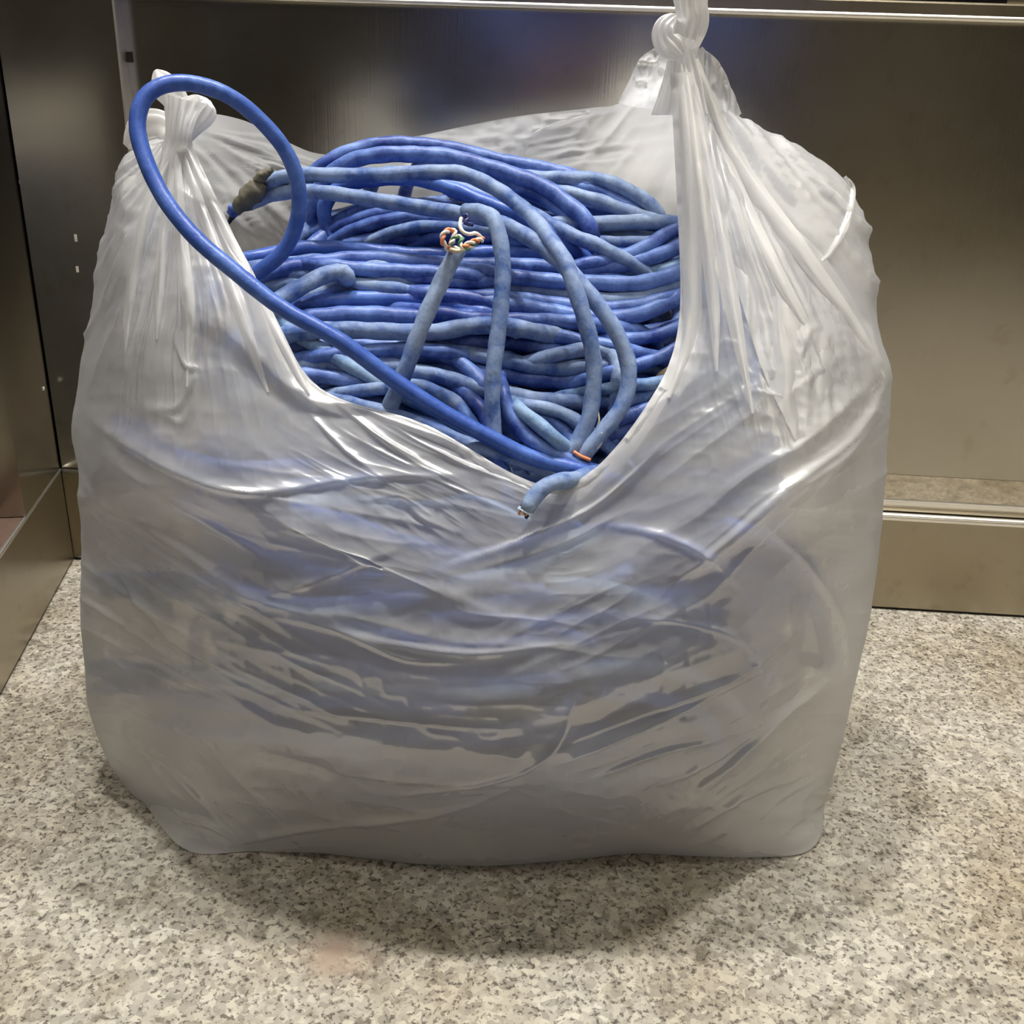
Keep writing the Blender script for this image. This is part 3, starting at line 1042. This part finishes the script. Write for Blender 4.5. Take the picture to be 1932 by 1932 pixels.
def cable(pts, mat, label, group=None, wpx=28, tails='', lift=0.0, lump=.05, name='network_cable', inward=False):
    """one length of cable along picture points; a tail letter (s start, e end) lets that end dive on into the heap"""
    w = world_path(pts, lift)
    mid = w[len(w) // 2]
    r = wpx / 2 / F * np.linalg.norm(mid - CP)
    if 's' in tails:
        d = w[0] - w[1]
        d = d / (np.linalg.norm(d) + 1e-9)
        if inward:
            d = d * np.array([.1, 0, 0]) + (cen - w[0]) * np.array([1.6, 1.0, 0])
        w = [w[0] + d * .045 + np.array([0, .055, -.045]), w[0] + d * .028 + np.array([0, .016, -.008])] + w
    if 'e' in tails:
        d = w[-1] - w[-2]
        d = d / (np.linalg.norm(d) + 1e-9)
        if inward:
            d = d * np.array([.1, 0, 0]) + (cen - w[-1]) * np.array([1.6, 1.0, 0])
        w = w + [w[-1] + d * .028 + np.array([0, .016, -.008]), w[-1] + d * .045 + np.array([0, .055, -.045])]
    c = spline(w, .0035)
    v, f = tube_geo(c, r, 12, 420, lump, True, random.randint(0, 999))
    o = mesh_obj(name, v, f, mat)
    tag(o, label, 'cable', group)
    CABLES.append(o)
    return o, c, r


def wire(pts, mat, parent, wpx=5, name='wire', label=None):
    w = world_path(pts)
    r = wpx / 2 / F * np.linalg.norm(w[0] - CP)
    c = spline(w, .0012)
    v, f = tube_geo(c, r, 8)
    o = mesh_obj(name, v, f, mat, parent)
    if label:
        o['label'] = label
    return o


def twisted(pts, mats, parent, wpx=6, turns=3, name='twisted_wire'):
    w = world_path(pts)
    c = spline(w, .0008)
    T, N, B = frames(c)
    r = wpx / 2 / F * np.linalg.norm(w[0] - CP)
    ph = np.linspace(0, turns * 2 * math.pi, len(c))
    for k, m in enumerate(mats):
        q = c + r * .95 * (np.cos(ph + k * math.pi)[:, None] * N + np.sin(ph + k * math.pi)[:, None] * B)
        v, f = tube_geo(q, r, 8)
        mesh_obj(name, v, f, m, parent)


# the ones that stand out
loop, _, _ = cable([(1150, 905, .412), (1090, 886, .411), (1010, 866, .412), (945, 836, .412), (840, 780, .413), (740, 715, .414), (640, 642, .415), (530, 580, .418), (440, 510, .422), (370, 450, .427),
                    (312, 378, .434), (274, 300, .442), (259, 236, .448), (272, 186, .453), (310, 160, .458), (365, 158, .462), (430, 180, .466), (490, 226, .470), (540, 287, .474), (563, 352, .476),
                    (560, 418, .477), (536, 472, .476), (492, 510, .474), (440, 540, .478)], M_C3, 'smooth bright blue cable looping high over the left handle', wpx=28, tails='e', lump=.012)
strut, sc_, sr_ = cable([(700, 850, .440), (738, 762, .428), (764, 700, .426), (800, 604, .430), (836, 525, .436), (864, 470, .440)], M_C2, 'straight blue cable leaning up the heap to exposed twisted wires', wpx=32)
drop, _, _ = cable([(880, 398, .470), (905, 400, .462), (930, 412, .452), (943, 450, .446), (949, 510, .440), (943, 600, .432), (931, 700, .424), (929, 780, .419), (938, 850, .417), (960, 920, .425)], M_C2,
                   'blue cable hanging down the middle of the heap from the twisted wires', wpx=31)
arch1, _, _ = cable([(470, 385, .530), (510, 368, .520), (560, 361, .515), (620, 364, .508), (693, 375, .502), (793, 391, .494), (867, 403, .487), (942, 420, .478), (1010, 456, .464), (1060, 498, .452), (1106, 547, .444),
                     (1150, 606, .437), (1178, 660, .433), (1187, 712, .429), (1173, 766, .424), (1136, 816, .419), (1098, 862, .416), (1060, 915, .422)], M_C2,
                    'dusty blue cable arching from the taped joint to the far curve on the right', wpx=30)
arch2, _, _ = cable([(462, 380, .528), (490, 354, .522), (519, 340, .518), (560, 330, .516), (643, 331, .514), (730, 330, .512), (793, 326, .510), (868, 327, .504), (923, 349, .496), (965, 376, .487), (1006, 412, .474),
                     (1040, 456, .458), (1066, 492, .447), (1082, 536, .440), (1100, 592, .434), (1116, 654, .430), (1121, 710, .427), (1112, 785, .422), (1093, 828, .419), (1074, 864, .417), (1040, 920, .424)], M_C2,
                    'dusty blue cable arching from the taped joint down past the twisted wires', wpx=29)
endc, ec, er = cable([(1170, 880, .425), (1120, 893, .410), (1084, 904, .401), (1054, 908, .3925), (1028, 918, .3885), (1006, 940, .385), (992, 964, .383)], M_C2, 'short blue cable end poking out over the front rim', wpx=32)
bend, _, _ = cable([(470, 590), (524, 566), (569, 541), (606, 522), (640, 512), (652, 518), (655, 535, .49)], M_C2, 'blue cable with a tight bend lying across the left of the heap', wpx=31, lift=.012)
teal, _, _ = cable([(960, 750, .445), (979, 772), (1014, 799), (1048, 828), (1085, 862, .424)], M_C4, 'pale teal-blue cable stub low in the heap near the rim', wpx=28, lift=.006)
sweep, _, _ = cable([(938, 690, .465), (947, 735, .431), (963, 782, .423), (1003, 830, .417), (1060, 862, .4145), (1130, 892, .414), (1200, 910, .43)], M_C1, 'blue cable sweeping to the lowest point of the front rim', wpx=29)

# cut face of the short end
M4 = frames(ec)
e0 = P(992.0, 964.0, .383)
tdir = ec[-1] - ec[-3]
tdir /= np.linalg.norm(tdir)
ring, f = tube_geo(np.stack([ec[-1] + tdir * k for k in (0, .0006)]), er * .80, 14)
cutf = mesh_obj('cut_face', ring, f, M_HOLLOW, endc)
for k in range(6):
    a = k * 1.05 + .3
    q = ec[-1] + er * (.45 if k else .0) * (math.cos(a) * M4[1][-1] + math.sin(a) * M4[2][-1])
    v, f = tube_geo(np.stack([q, q + tdir * (.0016 + .0006 * (k % 3))]), er * .2, 8)
    mesh_obj('wire_end', v, f, (M_COPPER, M_WHITE, M_WBLUE, M_COPPER, M_WHITE, M_ORANGE)[k], cutf)
jv, f = tube_geo(np.stack([ec[-1] - tdir * .0004, ec[-1] + tdir * .0009]), er * 1.0, 16, cap=False)
mesh_obj('jacket_lip', jv, f, mat_plain('jacket_lip_pale', lin(186, 204, 226), .5), endc)

# exposed twisted wires between the strut and the hanging cable
twisted([(862, 474, .438), (846, 470, .436), (834, 452, .434), (842, 436, .436), (858, 438, .440), (852, 460, .434)], [M_ORANGE, M_WHITE], strut, 6, 4)
twisted([(852, 470, .434), (872, 466, .432), (892, 456, .434), (912, 452, .440)], [M_ORANGE, M_WHITE], strut, 6, 3)
twisted([(850, 462, .432), (858, 448, .434), (872, 448, .434), (868, 462, .432), (880, 470, .432), (900, 460, .436)], [M_GREEN, M_WHITE], strut, 5, 4)
wire([(870, 412, .446), (868, 426, .440), (874, 438, .438), (886, 442, .438), (898, 440, .440), (910, 450, .442)], M_WHITE, drop, 7)
wire([(882, 420, .446), (876, 404, .444), (884, 412, .444), (876, 420, .442), (892, 424, .444)], M_WBLUE, drop, 8)
wire([(850, 470, .432), (862, 474, .431), (878, 470, .432)], M_CREAM, strut, 8)
# thin loose wires near the rim
lw = wire([(1128, 775), (1130, 795), (1123, 812), (1112, 828), (1104, 846)], M_CREAM, None, 4, 'loose_wire')
tag(lw, 'thin cream wire hanging beside the dusty arch near the front rim', 'wire')
lw = wire([(1135, 815, .416), (1133, 838, .4155), (1118, 850, .4145), (1098, 853, .414)], M_CREAM, None, 5, 'loose_wire')
tag(lw, 'thin cream wire curled flat beside the orange wire', 'wire')
lw = wire([(1082, 852, .413), (1096, 861, .412), (1114, 868, .412)], M_ORANGE, None, 7, 'loose_wire')
tag(lw, 'short orange wire at the lowest corner of the opening', 'wire')

# taped joint on the left
tp = empty('tape_wrap', tuple(P(470., 375., .52)), 'crumpled grey-olive tape joining two cable ends at the back left', 'tape')


def wrap(name, rings, mat, parent, seed):
    a = np.array(rings, float)
    c = hermite(np.linspace(0, 1, len(a)), a[:, None, :], np.linspace(0, 1, 26))[:, 0]
    cc = P(c[:, 0], c[:, 1], c[:, 3])
    T, N, B = frames(cc)
    th = np.linspace(0, 2 * math.pi, 20, endpoint=False)
    g = np.zeros((26, 20, 3))
    for k in range(26):
        s = c[k, 2] / F * np.linalg.norm(cc[k] - CP)
        rr = 1 + .35 * (vnoise(th * 1.3, np.full(20, k * .5), seed) - .5)
        g[k] = cc[k] + s * rr[:, None] * (np.cos(th)[:, None] * N[k] + np.sin(th)[:, None] * B[k])
    return keep(grid_obj(name, g, mat, None, True), parent)


wrap('tape_body', [(444, 398, 9, .516), (456, 384, 15, .515), (474, 368, 18, .514), (488, 354, 16, .514), (496, 344, 9, .514)], M_TAPE, tp, 2)
wrap('tape_tip', [(484, 352, 8, .513), (490, 336, 10, .513), (500, 328, 8, .513), (511, 322, 5, .513), (513, 316, 2, .513)], M_TAPE, tp, 3)
wrap('blue_stub', [(436, 404, 8, .517), (442, 396, 11, .516), (452, 386, 10, .516)], M_C1, tp, 4)
wrap('bare_wire', [(428, 428, 2, .517), (434, 416, 4, .517), (442, 404, 5, .517)], M_HOLLOW, tp, 5)
tb = empty('brown_tape', tuple(P(1245., 705., .445)), 'bent scrap of brown tape beside the right rim', 'tape')
tq = sheet('tape_strip', [[(1222, 728, .446), (1240, 706, .440), (1262, 690, .442)], [(1236, 734, .444), (1254, 716, .438), (1274, 704, .440)]], M_TAPEB, 12, 6, .001, 3)
tq.parent = tb
tq.matrix_parent_inverse = Matrix.Translation(-Vector(tb.location))

ORD = 'topmost second third fourth fifth sixth seventh eighth ninth tenth eleventh twelfth thirteenth fourteenth fifteenth sixteenth seventeenth eighteenth nineteenth twentieth twenty-first twenty-second twenty-third twenty-fourth'.split()


def ordinal(items, key, text):
    idx = sorted(range(len(items)), key=lambda i: key(items[i]))
    out = [None] * len(items)
    for rank, i in enumerate(idx):
        out[i] = text % (ORD[rank] + (' strand' if rank == 0 else ' strand from the top'))
    return out


def mean_py(it):
    q = it[0] if isinstance(it, tuple) else it
    return sum(p[1] for p in q) / len(q)


# the coils of the heap, each strand traced where it shows
UPc = 'blue cable arching in the upper coil behind the twisted wires, %s'
UPg = 'upper coil strands'
RTc = 'blue cable of the coil curving up at the right rim, %s'
RTg = 'right coil strands'
MDc = 'blue cable running across the middle of the heap, %s'
MDg = 'middle heap strands'
LOc = 'blue cable low in the heap above the front rim, %s'
LOg = 'lower heap strands'
UPPER = [
    ([(598, 470, .545), (580, 430, .55), (573, 380, .552), (582, 342, .552), (605, 316), (643, 293), (693, 277), (743, 271), (817, 276), (880, 287), (940, 303), (1000, 314), (1070, 330), (1110, 350)], 0, 27),
    ([(610, 462, .538), (594, 430, .54), (592, 388, .54), (606, 350, .54), (634, 320, .54), (668, 302, .54), (718, 292, .538), (768, 291, .538), (842, 295, .536), (923, 316, .53), (975, 332, .526), (1027, 353, .52), (1066, 381, .514), (1099, 408, .508), (1115, 434, .504), (1116, 456, .505)], 0, 29),
    ([(640, 470, .53), (618, 430, .532), (612, 390, .533), (638, 356, .533), (693, 340, .532), (768, 336, .531), (817, 344, .529), (867, 362, .522), (930, 388, .514), (985, 408, .508), (1040, 440, .50)], 2, 27),
    ([(880, 318, .536), (940, 335, .532), (985, 357, .526), (1027, 376, .521), (1060, 398, .516), (1077, 424, .512), (1080, 450, .512)], 0, 26),
    ([(800, 335, .531), (850, 349, .527), (900, 367, .522), (985, 394, .513), (1040, 424, .503), (1090, 449, .495), (1140, 470, .49)], 1, 27),
    ([(960, 335, .545), (1032, 337, .545), (1079, 337, .543), (1130, 340, .541), (1169, 352, .538), (1208, 373, .534), (1234, 393, .531), (1246, 420, .53)], 1, 27),
    ([(1060, 362, .54), (1092, 370, .538), (1130, 379, .535), (1169, 394, .531), (1208, 408, .528), (1260, 425, .528)], 1, 26),
    ([(1090, 352, .542), (1128, 360, .54), (1169, 381, .537), (1203, 399, .534)], 0, 24),
    ([(600, 452, .535), (650, 425, .53), (720, 403, .527), (793, 403, .524), (850, 408, .52), (900, 420, .516)], 0, 26),
    ([(620, 462, .53), (680, 430, .525), (760, 412, .522), (830, 415, .518), (890, 424, .514), (960, 440, .508)], 0, 26),
    ([(690, 462, .524), (740, 440, .52), (800, 428, .517), (860, 430, .514), (940, 436, .509), (1020, 448, .504)], 1, 26),
    ([(800, 455, .518), (860, 444, .514), (930, 450, .51), (1000, 455, .506), (1060, 462, .502)], 0, 26),
    ([(640, 466, .527), (700, 452, .523), (780, 448, .52), (850, 456, .516), (930, 462, .512)], 0, 25),
    ([(560, 455, .54), (610, 430, .538), (680, 398, .535), (760, 385, .532), (830, 392, .528), (900, 402, .522)], 0, 25),
]
for (pts, m, w), lab in zip(UPPER, ordinal(UPPER, mean_py, UPc)):
    cable(pts, CMATS[m], lab, UPg, w, 'se')
RIGHT = [
    ([(1040, 425), (1079, 420), (1130, 422), (1208, 419), (1285, 424)], 1, 27),
    ([(1090, 445), (1130, 443), (1169, 441), (1208, 448), (1250, 456)], 1, 24),
    ([(1090, 458), (1125, 457), (1182, 459), (1234, 457), (1290, 448)], 1, 25),
    ([(960, 516), (1040, 518), (1120, 518), (1182, 515), (1240, 512), (1290, 498)], 3, 24),
    ([(900, 512), (965, 523), (1014, 528), (1068, 533), (1130, 534), (1195, 536), (1247, 526), (1292, 510)], 0, 29),
    ([(720, 533), (800, 531), (850, 538), (900, 542), (965, 542), (1014, 550), (1066, 558), (1146, 567), (1208, 562), (1260, 544), (1294, 527)], 1, 29),
    ([(790, 552), (835, 558), (885, 564), (965, 576), (1027, 586), (1087, 597), (1130, 601), (1195, 596), (1247, 577), (1294, 556)], 0, 30),
    ([(1100, 500), (1160, 488), (1210, 470), (1260, 440), (1290, 428)], 0, 25),
]
for (pts, m, w), lab in zip(RIGHT, ordinal(RIGHT, mean_py, RTc)):
    cable(pts, CMATS[m], lab, RTg, w + 1, 'se', random.choice((-.006, -.002, .002, .006)))
MID = [
    ([(455, 494), (519, 480), (569, 470), (643, 470), (718, 476), (817, 483), (910, 478), (1010, 478), (1068, 484), (1130, 483), (1208, 479), (1260, 466), (1294, 452)], 2, 29),
    ([(470, 527), (520, 513), (560, 503), (643, 490), (718, 488), (793, 495), (870, 501), (950, 500), (1030, 504), (1105, 510), (1156, 503), (1208, 492), (1250, 479), (1294, 460)], 0, 28),
    ([(800, 508), (860, 510), (957, 513), (1040, 517), (1130, 522)], 0, 25),
    ([(470, 528), (532, 518), (581, 519), (640, 528), (700, 540), (760, 548)], 1, 25),
    ([(478, 545), (544, 535), (600, 534), (656, 540), (718, 549), (790, 553), (860, 560)], 1, 26),
    ([(510, 590), (539, 580), (574, 562), (606, 548), (656, 540), (718, 552), (793, 558), (850, 566)], 1, 25),
    ([(540, 588), (579, 574), (643, 566), (718, 564), (793, 566), (842, 572), (885, 586), (930, 596)], 2, 30),
    ([(530, 610), (574, 601), (643, 594), (718, 594), (793, 599), (867, 597), (914, 602), (970, 612)], 0, 31),
    ([(550, 630), (606, 623), (668, 623), (743, 626), (817, 627), (885, 616), (929, 614), (990, 622)], 1, 32),
    ([(700, 516), (755, 520), (817, 527), (880, 534), (950, 530)], 0, 26),
    ([(600, 500), (680, 508), (760, 512), (840, 516), (900, 522)], 0, 26),
    ([(820, 590), (880, 600), (960, 604), (1040, 606), (1120, 612)], 0, 27),
    ([(480, 505), (540, 498), (600, 492), (660, 500), (740, 506)], 1, 25),
    ([(900, 560), (960, 562), (1040, 572), (1120, 582), (1200, 578), (1280, 560)], 0, 27),
]
for (pts, m, w), lab in zip(MID, ordinal(MID, mean_py, MDc)):
    cable(pts, CMATS[m], lab, MDg, w + 1, 'se', random.choice((-.006, -.002, .002, .006)))
LOW = [
    ([(520, 604), (569, 637), (630, 672), (700, 712), (760, 745)], 3, 26),
    ([(920, 606), (960, 614), (1001, 624), (1053, 634), (1110, 646), (1180, 660)], 0, 26),
    ([(780, 634), (820, 639), (872, 645), (923, 645), (955, 646), (1001, 652), (1048, 661), (1072, 676, .452), (1078, 700, .458)], 0, 29),
    ([(800, 652), (859, 665), (918, 673), (947, 678), (1001, 689), (1053, 694), (1105, 691), (1150, 690)], 1, 30),
    ([(1040, 672), (1081, 663), (1118, 658), (1151, 666), (1166, 690), (1164, 730)], 1, 27),
    ([(860, 695), (900, 702), (947, 709), (1027, 718), (1110, 721), (1180, 722)], 0, 30),
    ([(680, 695), (715, 681), (754, 672), (806, 670), (845, 673), (870, 686), (896, 707), (915, 735)], 0, 28),
    ([(570, 690), (581, 688), (625, 688), (669, 696), (741, 691), (780, 701), (819, 707), (870, 722), (917, 738), (945, 741), (989, 750), (1032, 756), (1076, 758), (1163, 757), (1206, 751), (1240, 736), (1280, 720)], 1, 30),
    ([(560, 706), (594, 708), (650, 716), (700, 728), (760, 740)], 0, 28),
    ([(620, 752), (671, 745), (705, 756), (760, 775), (820, 800)], 1, 26),
    ([(700, 735), (777, 727), (819, 738), (860, 760), (890, 800)], 1, 26),
    ([(1000, 765), (1041, 773), (1080, 788), (1110, 812)], 1, 24),
    ([(1010, 785), (1045, 797), (1071, 818), (1090, 850)], 0, 25),
    ([(1140, 735), (1193, 727), (1230, 724), (1280, 716)], 3, 24),
    ([(835, 712, .462), (862, 730, .445), (910, 775), (925, 815), (935, 850)], 0, 27),
    ([(690, 768), (740, 782), (810, 806), (880, 836), (940, 856)], 1, 26),
    ([(1108, 824, .450), (1130, 806, .432), (1170, 790), (1220, 772), (1260, 752)], 0, 26),
    ([(1096, 866, .450), (1120, 836, .428), (1150, 822), (1200, 800), (1240, 778)], 0, 26),
    ([(1150, 640), (1200, 640), (1250, 630), (1290, 612)], 0, 24),
    ([(1160, 700), (1200, 690), (1250, 672), (1290, 650)], 0, 24),
    ([(560, 655), (620, 650), (700, 652), (780, 655), (860, 662)], 0, 26),
    ([(600, 672), (680, 664), (760, 658), (840, 664)], 0, 25),
]
for (pts, m, w), lab in zip(LOW, ordinal(LOW, mean_py, LOc)):
    cable(pts, CMATS[m], lab, LOg, w + 1, 'e' if len(pts[0]) == 3 else 'se', random.choice((-.010, -.005, 0)))

# cables packed lower down, pressed against the inside of the film
PRc = 'blue cable showing blurred through the front film, %s'
PRg = 'cables behind the front film'
PRESS = [
    [(215, 800), (270, 840), (350, 865), (450, 885), (560, 880)],
    [(240, 850), (330, 880), (430, 905), (560, 915), (690, 905)],
    [(560, 950), (680, 945), (780, 960), (900, 950), (980, 985)],
    [(560, 960), (660, 985), (760, 1020), (860, 1050)],
    [(190, 1095), (300, 1092), (420, 1105), (540, 1140), (660, 1140)],
    [(200, 1118), (320, 1116), (440, 1134), (560, 1155), (720, 1150)],
    [(480, 1148), (560, 1150), (680, 1140), (780, 1130)],
    [(640, 1175), (720, 1195), (800, 1215), (900, 1220), (1040, 1205)],
    [(180, 1262), (300, 1268), (420, 1280), (520, 1300)],
    [(190, 1296), (300, 1310), (400, 1325), (500, 1330), (600, 1322), (720, 1320), (860, 1335)],
    [(520, 1240), (640, 1255), (760, 1280), (900, 1290), (1050, 1280)],
    [(600, 1285), (720, 1300), (860, 1308), (1000, 1300)],
    [(1080, 1010), (1150, 998), (1240, 1012), (1330, 1050), (1400, 1115), (1420, 1200)],
    [(820, 1075), (900, 1050), (980, 1030), (1080, 1000)],
    [(860, 1100), (960, 1080), (1040, 1050), (1120, 1010)],
    [(1000, 1185), (1100, 1165), (1200, 1165), (1320, 1182), (1410, 1220), (1440, 1300)],
    [(900, 1140), (1000, 1130), (1100, 1110), (1180, 1080)],
    [(1100, 1260), (1220, 1258), (1330, 1290), (1400, 1350), (1410, 1420)],
    [(1150, 1310), (1240, 1315), (1330, 1360), (1360, 1430)],
    [(780, 1380), (900, 1385), (1000, 1370), (1080, 1330)],
    [(300, 1370), (420, 1385), (560, 1390), (700, 1395)],
    [(1400, 1000), (1480, 1060), (1540, 1150), (1560, 1250)],
    [(820, 1170), (920, 1165), (1020, 1180), (1120, 1215)],
    [(1060, 1100), (1150, 1110), (1240, 1140), (1320, 1150)],
]
PRL = ordinal(PRESS, mean_py, PRc)
for k, pts in enumerate(PRESS):
    off = .0075 + .004 * random.random()
    q = [(x, y, film_y(x, y) + off + max(0, 360 - x) * 6e-5 + max(0, x - 1400) * 6e-5) for x, y in pts]
    cable(q, CMATS[(2, 0, 1)[k % 3]], PRL[k], PRg, 29 + random.random() * 4, 'se', inward=True)
# rings of cable that fill the body of the bag
FIc = 'ring of blue cable in the coil filling the inside of the bag'
FIg = 'cable rings inside the bag'
for k in range(72):
    z = .012 + .195 * (k / 71)
    x0, y0 = cen[0] + random.uniform(-.010, .010), .487 + random.uniform(-.006, .006)
    big = k % 3 != 0
    sx, sy = (random.uniform(.125, .158), random.uniform(.088, .110) if .04 < z < .15 else random.uniform(.075, .088)) if big else (random.uniform(.05, .12), random.uniform(.03, .07))
    if z > .15:
        y0, sy, z = y0 + .012, min(sy, .068), z - .016
    if z < .05:
        sx, sy = sx * .85, sy * .85
    a = np.linspace(0, 2 * math.pi, 15)[:-1]
    til, ph = random.uniform(-.10, .10), random.uniform(0, 6.28)
    pts = [np.array([x0 + sx * math.cos(t), y0 + sy * math.sin(t), max(.008, z + til * sx * math.cos(t + ph) + .006 * math.sin(3 * t + ph))]) for t in a]
    c = spline(pts, .006, True)
    v, f = tube_geo(c, random.uniform(.0036, .0042), 8, 420, .03, False, k)
    n = len(c)
    o = mesh_obj('network_cable', v, f, CMATS[random.choice((0, 1, 2, 0))])
    tag(o, FIc, 'cable', FIg)

for k in range(24):                                  # tilted rings just under the open heap
    dep = .018 + .012 * (k % 3) + random.uniform(0, .004)
    x0, y0 = cen[0] + .004 + random.uniform(-.012, .012), .504 + random.uniform(-.006, .006)
    sx, sy = random.uniform(.045, .125), random.uniform(.025, .070)
    if k % 2:
        sx, sy = random.uniform(.10, .125), random.uniform(.055, .072)
    ph = random.uniform(0, 6.28)
    pts = []
    for t in np.linspace(0, 2 * math.pi, 15)[:-1]:
        yy = y0 + sy * math.sin(t)
        zz = float(np.interp(yy, [.40, .424, .474, .50, .525, .556], [.196, .222, .262, .281, .296, .318])) - dep + .003 * math.sin(3 * t + ph)
        pts.append(np.array([x0 + sx * math.cos(t), yy, zz]))
    c = spline(pts, .006, True)
    v, f = tube_geo(c, random.uniform(.0038, .0043), 8, 420, .04, False, k)
    o = mesh_obj('network_cable', v, f, CMATS[random.choice((0, 1, 0))])
    tag(o, FIc, 'cable', FIg)

# ------------------------------------------------------------------ the photographer, seen only as a dark blur in the wall
def photographer():
    V, E, R = [], [], []

    def add(p, r, parent=None):
        V.append(p)
        R.append(r if isinstance(r, tuple) else (r, r))
        if parent is not None:
            E.append((parent, len(V) - 1))
        return len(V) - 1
    oy = -.62
    hip = add((0, oy, .34), (.15, .12))
    belly = add((0, oy + .06, .48), (.145, .115), hip)
    chest = add((0, oy + .14, .64), (.155, .115), belly)
    coll = add((0, oy + .19, .77), (.12, .08), chest)
    neck = add((0, oy + .22, .84), .052, coll)
    skull = add((0, oy + .245, .90), (.066, .075), neck)
    add((0, oy + .27, .98), (.074, .090), skull)
    crown = len(V) - 1
    add((0, oy + .275, 1.04), (.060, .070), crown)
    for s in (-1, 1):
        thigh = add((s * .11, oy + .05, .33), .088, hip)
        knee = add((s * .21, oy + .33, .44), .066, thigh)
        calf = add((s * .19, oy + .26, .26), .056, knee)
        ankle = add((s * .17, oy + .16, .085), .040, calf)
        heel = add((s * .17, oy + .17, .045), .040, ankle)
        ball = add((s * .185, oy + .29, .036), (.042, .034), heel)
        add((s * .19, oy + .36, .030), (.034, .026), ball)
        sh = add((s * .185, oy + .17, .73), .066, coll)
        elb = add((s * .20, oy + .36, .53), .048, sh)
        wrist = add((s * .105, -.105, .385), .029, elb)
        palm = add((s * .050, -.066, .350), (.026, .020), wrist)
        for k in range(4):                                   # four fingers close on the back of the phone
            b = add((s * .052, -.046, .372 - .019 * k), .0100, palm)
            m = add((s * .048, -.024, .374 - .019 * k), .0088, b)
            add((s * (.034 if k else .037), -.010, .376 - .0195 * k), .0076, m)
        t0 = add((s * .036, -.066, .374), .0112, palm)
        add((s * .020, -.050, .386), .0092, t0)
    me = bpy.data.meshes.new('person')
    me.from_pydata(V, E, [])
    o = bpy.data.objects.new('person', me)
    COL.objects.link(o)
    o.modifiers.new('skin', 'SKIN')
    sv = me.skin_vertices[0].data
    for k, r in enumerate(R):
        sv[k].radius = r
        sv[k].use_root = (k == 0)
    sb = o.modifiers.new('sub', 'SUBSURF')
    sb.levels = sb.render_levels = 2
    dg = bpy.context.evaluated_depsgraph_get()
    m2 = bpy.data.meshes.new_from_object(o.evaluated_get(dg))
    o.modifiers.clear()
    o.data = m2
    m2.materials.clear()
    for m in (mat_plain('navy_cloth', lin(66, 88, 160), .85), mat_plain('skin', lin(196, 150, 122), .5), mat_plain('dark_shoe', lin(28, 28, 30), .5), mat_plain('dark_trousers', lin(56, 74, 136), .85)):
        m2.materials.append(m)
    for p in m2.polygons:
        p.use_smooth = True
        c = p.center
        hand = c.y > -.060 and c.z > .3
        p.material_index = 1 if (c.z > .835 or hand) else 2 if c.z < .075 else 3 if c.z < .42 and c.y < -.2 else 0
    tag(o, 'crouching person in navy clothes holding up a phone, mirrored as a dark blur', 'person')
    M_HAIR = mat_plain('dark_hair', lin(30, 26, 24), .6)
    cy, cz = oy + .27, .985
    u, v = np.meshgrid(np.linspace(0, 2 * math.pi, 28, endpoint=False), np.linspace(.02, 1.75, 14))
    hr = 1 + .04 * vnoise(u * 3, v * 4, 3)
    g = np.stack([.080 * hr * np.sin(v) * np.cos(u), cy - .012 + .097 * hr * np.sin(v) * np.sin(u), cz + .012 + .088 * hr * np.cos(v)], -1)
    lower = (g[..., 1] > cy + .03) & (v > .9)
    g[lower, 2] = np.maximum(g[lower, 2], cz + .045)
    grid_obj('hair', g, M_HAIR, o, True)
    for s in (-1, 1):
        a, b = np.meshgrid(np.linspace(0, 2 * math.pi, 12, endpoint=False), np.linspace(0, math.pi, 8))
        grid_obj('eye', np.stack([s * .03 + .011 * np.sin(b) * np.cos(a), cy + .082 + .006 * np.sin(b) * np.sin(a), cz - .005 + .007 * np.cos(b)], -1), M_WHITE, o, True)
        grid_obj('ear', np.stack([s * .076 + .010 * np.sin(b) * np.cos(a), cy - .005 + .017 * np.sin(b) * np.sin(a), cz - .012 + .03 * np.cos(b)], -1), m2.materials[1], o, True)
    c = spline([(0, cy + .085, cz + .005), (0, cy + .098, cz - .018), (0, cy + .106, cz - .034), (0, cy + .09, cz - .042)], .004)
    vv, ff = tube_geo(c, np.linspace(.006, .012, len(c)), 10)
    mesh_obj('nose', vv, ff, m2.materials[1], o)
    c = spline([(-.024, cy + .078, cz - .062), (0, cy + .088, cz - .064), (.024, cy + .078, cz - .062)], .004)
    vv, ff = tube_geo(c, .005, 8)
    mesh_obj('mouth', vv, ff, mat_plain('lip', lin(160, 96, 88), .5), o)
    return o


person = photographer()
# the phone: lens just behind the picture's viewpoint
ph = empty('smartphone', (0, -.016, .352), 'slim black phone in the crouching person\'s hands', 'phone')
ph.rotation_euler = (-PITCH, 0, 0)


def rbox(name, sx, sy, sz, r, mat, parent, off=(0, 0, 0)):
    bm = bmesh.new()
    bmesh.ops.create_cube(bm, size=1, matrix=Matrix.Translation(off) @ Matrix.Diagonal((sx, sy, sz, 1)))
    bmesh.ops.bevel(bm, geom=list(bm.edges), offset=r, segments=3, affect='EDGES', profile=.5)
    me = bpy.data.meshes.new(name)
    bm.to_mesh(me)
    bm.free()
    me.materials.append(mat)
    o = bpy.data.objects.new(name, me)
    COL.objects.link(o)
    o.parent = parent
    return o


rbox('phone_body', .074, .008, .156, .0035, M_BLACK, ph, (0, 0, -.05))
rbox('camera_bump', .024, .003, .024, .001, M_DARK, ph, (0, .005, 0))
